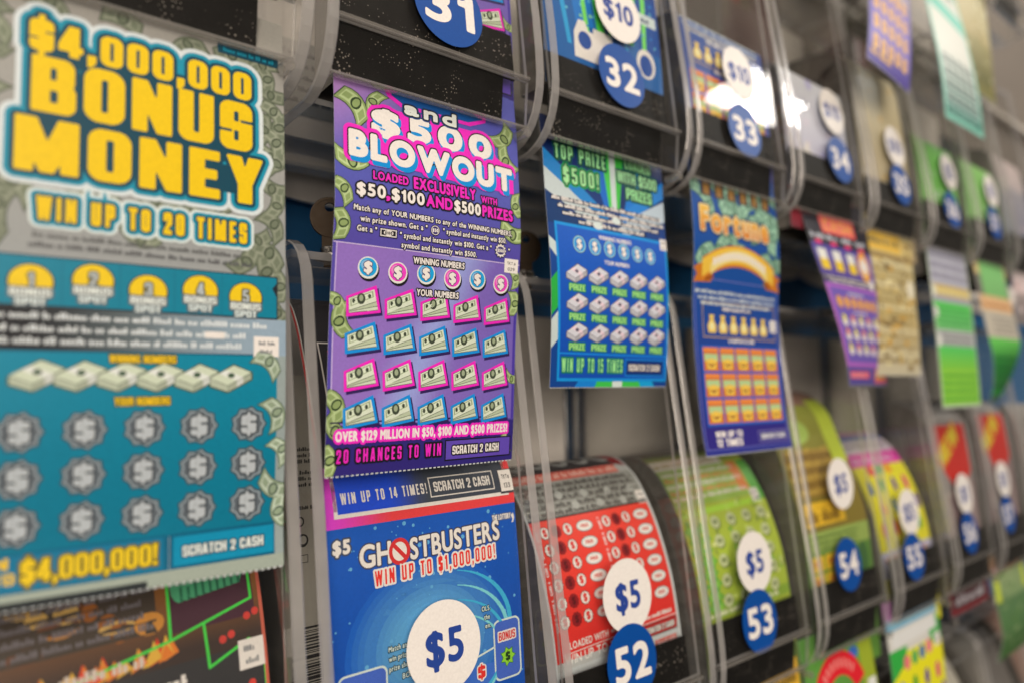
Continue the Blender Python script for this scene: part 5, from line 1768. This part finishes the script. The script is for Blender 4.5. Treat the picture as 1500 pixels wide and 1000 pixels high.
def art_forge():
    a = Art(94, 150, -60)
    a.bg(lambda x, y: mixc(S(170, 104, 40), S(60, 44, 38), (y + 30) / 34), n=8)
    a.L = 1
    random.seed(17)
    for i in range(30):
        a.ell(random.uniform(0, 56), random.uniform(-40, -6), random.uniform(2, 6), random.uniform(2, 4), random.choice((S(200, 130, 50), S(150, 84, 30), S(110, 60, 30), S(206, 160, 84))), .6 + random.random() * .3, 14)
    a.bg(S(66, 54, 44), 12, -22, 58, -4, 4)
    for i in range(4): a.greek(14, 56, -18 + i * 4.2, 2.2, S(110, 100, 100), 1.6)
    a.bg(lambda x, y: mixc(S(52, 50, 50), S(40, 38, 38), y / 50), 0, 8, 94, 150, 6)
    for i in range(40):
        x = random.uniform(0, 60); a.poly([(x, 12 - x * .1), (x + 5, 10 - x * .1), (x + 2.5, random.uniform(3, 7) - x * .1)], random.choice((S(240, 120, 40), S(226, 60, 30), S(250, 170, 60))), 2)
    a.greek(4, 54, 6, 3.4, S(214, 190, 170), 2.6)
    # green printed circuit frame
    g = S(70, 206, 70)
    a.rect(62, -34, 91, -2, S(70, 36, 48), 1.6)
    for L in ([(62, -40), (62, 0)], [(62, -36), (90, -36), (90, -8)], [(0, 12), (62, 0)], [(62, 0), (90, -8)], [(73, -3), (74, 12), (88, 6)], [(88, 6), (88, 14), (94, 12)], [(93, 12), (93, 60)], [(22, 12), (22, 70)]):
        a.line(L, .95, g, 2.4)
    for i in range(18):
        a.ell(66 + (i % 9) * 2.4, -25 + (i // 9) * 8 - (i % 9) * .3, 3.0, 5.2, S(76, 160, 110), 2 + (i % 3) * .1, 14)
    for i in range(9): a.rect(66 + i * 2.5, -27 - i * .3, 67 + i * 2.5, -12 - i * .3, S(40, 110, 76), 2.6)
    a.greek(38, 66, 16, 4.2, S(226, 222, 214), 3)
    a.text('$', 66, 30, 11, 8, 'I', col=S(240, 96, 30), outs=((.8, S(120, 40, 20)),), al='c', L=3, N=16)
    a.text('$', 52, 33, 11, 8, 'I', col=S(240, 96, 30), outs=((.8, S(120, 40, 20)),), al='c', L=3, N=16)
    a.text('$', 38, 36, 11, 8, 'I', col=S(240, 96, 30), outs=((.8, S(120, 40, 20)),), al='c', L=3, N=16)
    for (x, y) in ((88, -2), (91, -3), (79, 4), (82, 3), (84, 22), (88, 21)): a.ell(x, y, 1.3, 1.4, S(206, 60, 50), 3, 12)
    a.ell(84, 28, 5, 5, S(50, 190, 80), 3); a.L = 3; a.label(84, 6, 9, 10, '', '')
    a.rect(92.8, -40, 94, 150, S(196, 92, 70), 3)
    return a


pack(art_forge(), -1, 2, CURL, 104, 'black and orange ticket pack with bright green printed lines at bottom left', tilt=.05)


# upper row packs
def lower_part(a, H):
    """lets the printed foot of a card show again above the slot: shifts it up"""
    b = Art(a.W, H, -80)
    return b


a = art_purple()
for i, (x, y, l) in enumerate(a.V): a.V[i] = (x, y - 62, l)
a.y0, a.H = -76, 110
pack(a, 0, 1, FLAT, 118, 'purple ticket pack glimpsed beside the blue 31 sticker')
a = Art(94, 130, -20)
a.bg(lambda x, y: S(20, 76, 160), n=6); a.L = 1
a.rect(3, -20, 91, 52, S(24, 120, 206), 1); a.rect(5, -20, 89, 50, S(22, 84, 172), 1.4)
a.text('WIN UP TO 15 TIMES', 7, 44, 7.5, 46, 'I', col=S(150, 236, 130), outs=((.9, S(16, 110, 90)),), L=3, N=18, gap=.3)
a.rect(56, 37, 88, 47, S(12, 50, 112), 2.4); a.text('SCRATCH 2 CASH', 59, 44.4, 3.6, 26, 'I', col=WH, L=3, N=12)
for c in range(5):
    for r in range(2):
        a.bundle(9 + c * 16, 2 + r * 17 - 8, 14, 9, S(206, 198, 200), S(92, 84, 96), S(226, 196, 200), 2.4)
        a.text('PRIZE', 16 + c * 16, 7 + r * 17, 3.4, 11, 'I', col=S(150, 236, 110), outs=((.6, S(20, 120, 80)),), al='c', L=3, N=11)
a.bg(lambda x, y: mixc(S(16, 60, 130), S(24, 90, 150), (y - 52) / 30), 0, 52, 94, 130, 6)
for pts, c in ((((18, 54), (34, 54), (38, 90), (24, 90)), S(20, 110, 180)), (((36, 54), (54, 54), (52, 90), (40, 90)), S(70, 190, 60)), (((64, 54), (76, 54), (70, 90), (60, 90)), S(60, 180, 60)), (((76, 54), (94, 58), (94, 90), (74, 90)), S(16, 70, 140))):
    a.poly(pts, c, 1.6)
a.text('$10', 3, 66, 6.5, 13, wt=.07, col=WH, outs=((.6, S(20, 40, 80)),), L=3, N=18)
a.rrect(72, 66, 92, 73, 1, S(200, 206, 210), 2.4); a.greek(74, 90, 71.4, 3, S(60, 70, 100), 3)
a.text('10X', 18, 88, 15, 56, 'I', col=WH, outs=((1.6, S(30, 40, 60)),), L=3, N=20) if False else None
a.poly([(22, 96), (26, 88), (31, 88), (33, 93), (37, 93), (37, 90), (52, 90), (52, 110), (22, 110)], WH, 2.4, conv=False); a.ell(30, 99, 5, 5, S(26, 70, 140), 2.8); a.ell(80, 98, 8, 9, WH, 2.4); a.ell(80, 99, 5.6, 6.6, S(26, 70, 140), 2.8)
for i in range(40):
    a.star(random.uniform(3, 91), random.uniform(56, 86), random.uniform(.8, 1.8), .6, 5, random.choice((S(110, 190, 230), S(150, 230, 130), S(30, 130, 200))), 1.9)
for i in range(5):
    a.poly([(8 + i * 18, 54), (12 + i * 18, 54), (20 + i * 15, 104), (17 + i * 15, 104)], (S(40, 150, 210), S(120, 210, 90), S(16, 50, 120))[i % 3], 1.75)
for i, (x, y, l) in enumerate(a.V): a.V[i] = (x, y - 18, l)
a.y0, a.H = -38, 112
pack(a, 1, 1, [(60, 150), (30, 148), (16, 144), (12, 138), (9.8, 120), (7.2, 90), (5.6, 60), (5, 8)], 146, 'blue and green ticket pack with white letters behind the 32 and $10 stickers')
a = art_navy_gold()
for i, (x, y, l) in enumerate(a.V): a.V[i] = (x, y - 72, l)
a.y0, a.H = -86, 94
pack(a, 2, 1, FLAT, 112, 'navy ticket pack with gold pots, half hidden by the lamp reflection', c=S(60, 56, 54))
pack(soft(94, 120, -60, ((-60, 0, S(150, 146, 150), S(206, 200, 206)), (0, 90, S(206, 200, 212), S(190, 180, 200)), (90, 120, S(200, 60, 70), S(120, 40, 50))), 51, 24, (S(226, 220, 230), S(180, 170, 200), S(206, 190, 196))), 3, 1, FLAT, 116,  # whitish inks carry the window glare over this pack
     'pale lavender ticket pack behind the 34 sticker')
pack(soft(94, 170, -60, ((-60, 60, S(226, 212, 180), S(206, 184, 140)), (60, 170, S(200, 180, 140), S(176, 150, 110))), 53, 30, (S(226, 180, 90), S(236, 224, 196), S(176, 146, 90))), 4, 1,
     [(70, 172), (40, 170), (20, 164), (14.8, 155), (12, 140), (8.4, 100), (5.6, 50), (5, 8)], 160, 'tan and cream ticket pack rising high behind its window')
for k, sd, lb, c1, c2 in ((5, 55, 'leaf green ticket pack, the left one of two green packs in the upper row', S(104, 186, 70), S(140, 206, 96)),
                         (6, 57, 'pale green ticket pack, the right one of two green packs in the upper row', S(140, 196, 100), S(150, 206, 110))):
    pack(soft(94, 120, -60, ((-60, 120, c1, c2),), sd, 16, (S(150, 200, 120), S(90, 150, 80), S(190, 206, 170))), k, 1, FLAT, 104, lb)
pack(soft(94, 150, -60, ((-60, 40, S(206, 170, 160), S(210, 190, 180)), (40, 150, S(170, 160, 160), S(120, 120, 150))), 59, 20, (S(220, 190, 180), S(150, 130, 140))), 7, 1,
     [(70, 160), (30, 156), (16, 146), (11.6, 130), (8, 90), (5, 8)], 150, 'pink and grey ticket pack at the right edge of the upper row')
for k, sd, lb, c1, c2 in ((5, 61, 'cream and orange ticket pack at bottom right, under the maroon ticket end', S(206, 196, 176), S(220, 200, 170)), (4, 63, 'brown ticket pack behind the yellow dotted ticket', S(110, 96, 84), S(120, 100, 90)),
                         (6, 65, 'grey brown ticket pack behind the drooping green ticket', S(110, 100, 92), S(130, 120, 110)), (3, 67, 'dark ticket pack behind the ticket with the red arc', S(80, 76, 70), S(100, 90, 80)),
                         (7, 69, 'brown ticket pack deep in the bottom right corner', S(150, 110, 90), S(160, 120, 100))):
    pack(soft(94, 150, -84, ((-84, 150, c1, c2),), sd, 22, (S(226, 190, 150), S(220, 210, 190), S(206, 150, 110)) if k == 5 else (S(130, 120, 110), S(90, 80, 74))), k, 3, TALL, 190, lb)

# folded stack of card backs standing behind two packs
STP = [(60, 200), (53, 193), (48.5, 180), (46, 120), (44, 60), (42, 6)]


def art_back(seed, bars=True):
    random.seed(seed)
    a = Art(98, 188, -4)
    pap, ink = S(214, 200, 180), S(40, 38, 40)
    a.bg(lambda x, y: mixc(S(196, 182, 162), pap, y / 150), n=6)
    a.L = 1
    for i in range(3):
        for q in range(2): a.greek(3, 20, 32 + i * 2.6 + q * 10, 1.7, ink)
    a.ell(7, 62, 1.8, 2.2, ink, 1.2, 14); a.ell(7, 62, 1.1, 1.5, pap, 1.6, 14); a.greek(4, 14, 57, 1.6, ink)
    a.ell(8, 70, 2.6, 2.8, ink, 1.2, 18); a.ell(8.2, 69.8, 1.6, 1.8, pap, 1.6, 14); a.frame(7, 76, 10.4, 79.4, .3, ink)
    if bars:
        y = 106.0
        while y < 160:
            h = random.choice((.35, .35, .6, .9, 1.5))
            a.rect(3, y, 17, y + h, ink); y += h + random.choice((.35, .5, .8))
        y = 108
        for i in range(16): a.greek(-0 + 18.4, 20.6, y + i * 2.8, 1.8, ink)
    a.rect(0, 146, 92, 146.4, S(110, 100, 92), 1.2)
    return a


for k, lb in ((0, 'grey card stack with barcode, seen through clear acrylic just left of blue pack'), (-1, 'stack of grey card backs behind the black and orange pack')):
    o = strip_object('card_stack', art_back(70 + k), cxk(k) - .0008, STP, 195, base=ROWZ[2], block=(1.0, S(120, 112, 100), 30), teeth=False)
    tag(o, lb, 'card stack')

for k, lb, seed in ((3, 'dark stack of cards added to darken the back of dispenser 34', 90), (5, 'brown stack of cards in the back of the dispenser left of the pale green pack', 92)):  # the stack in dispenser 34 is added to dim its interior
    a = Art(92, 150, 0)
    random.seed(seed)
    a.bg(S(44, 34, 30) if k == 3 else S(120, 100, 84), n=6)
    a.L = 1
    for i in range(16):
        a.rect(random.uniform(0, 60), random.uniform(4, 130), random.uniform(62, 92), random.uniform(20, 148), random.choice((S(60, 30, 28), S(34, 28, 26), S(70, 56, 40)) if k == 3 else (S(130, 110, 96), S(110, 90, 76))), 1 + i * .05)
    a.rect(2, 0, 30, 40, S(110, 24, 26), 2)
    o = strip_object('card_stack', a, cxk(k), [(60, 238), (59, 232), (58, 220), (56, 160), (54, 100), (52, 84)], 234, base=ROWZ[1], block=(1.0, S(60, 50, 46), 30), teeth=False)
    tag(o, lb, 'card stack')
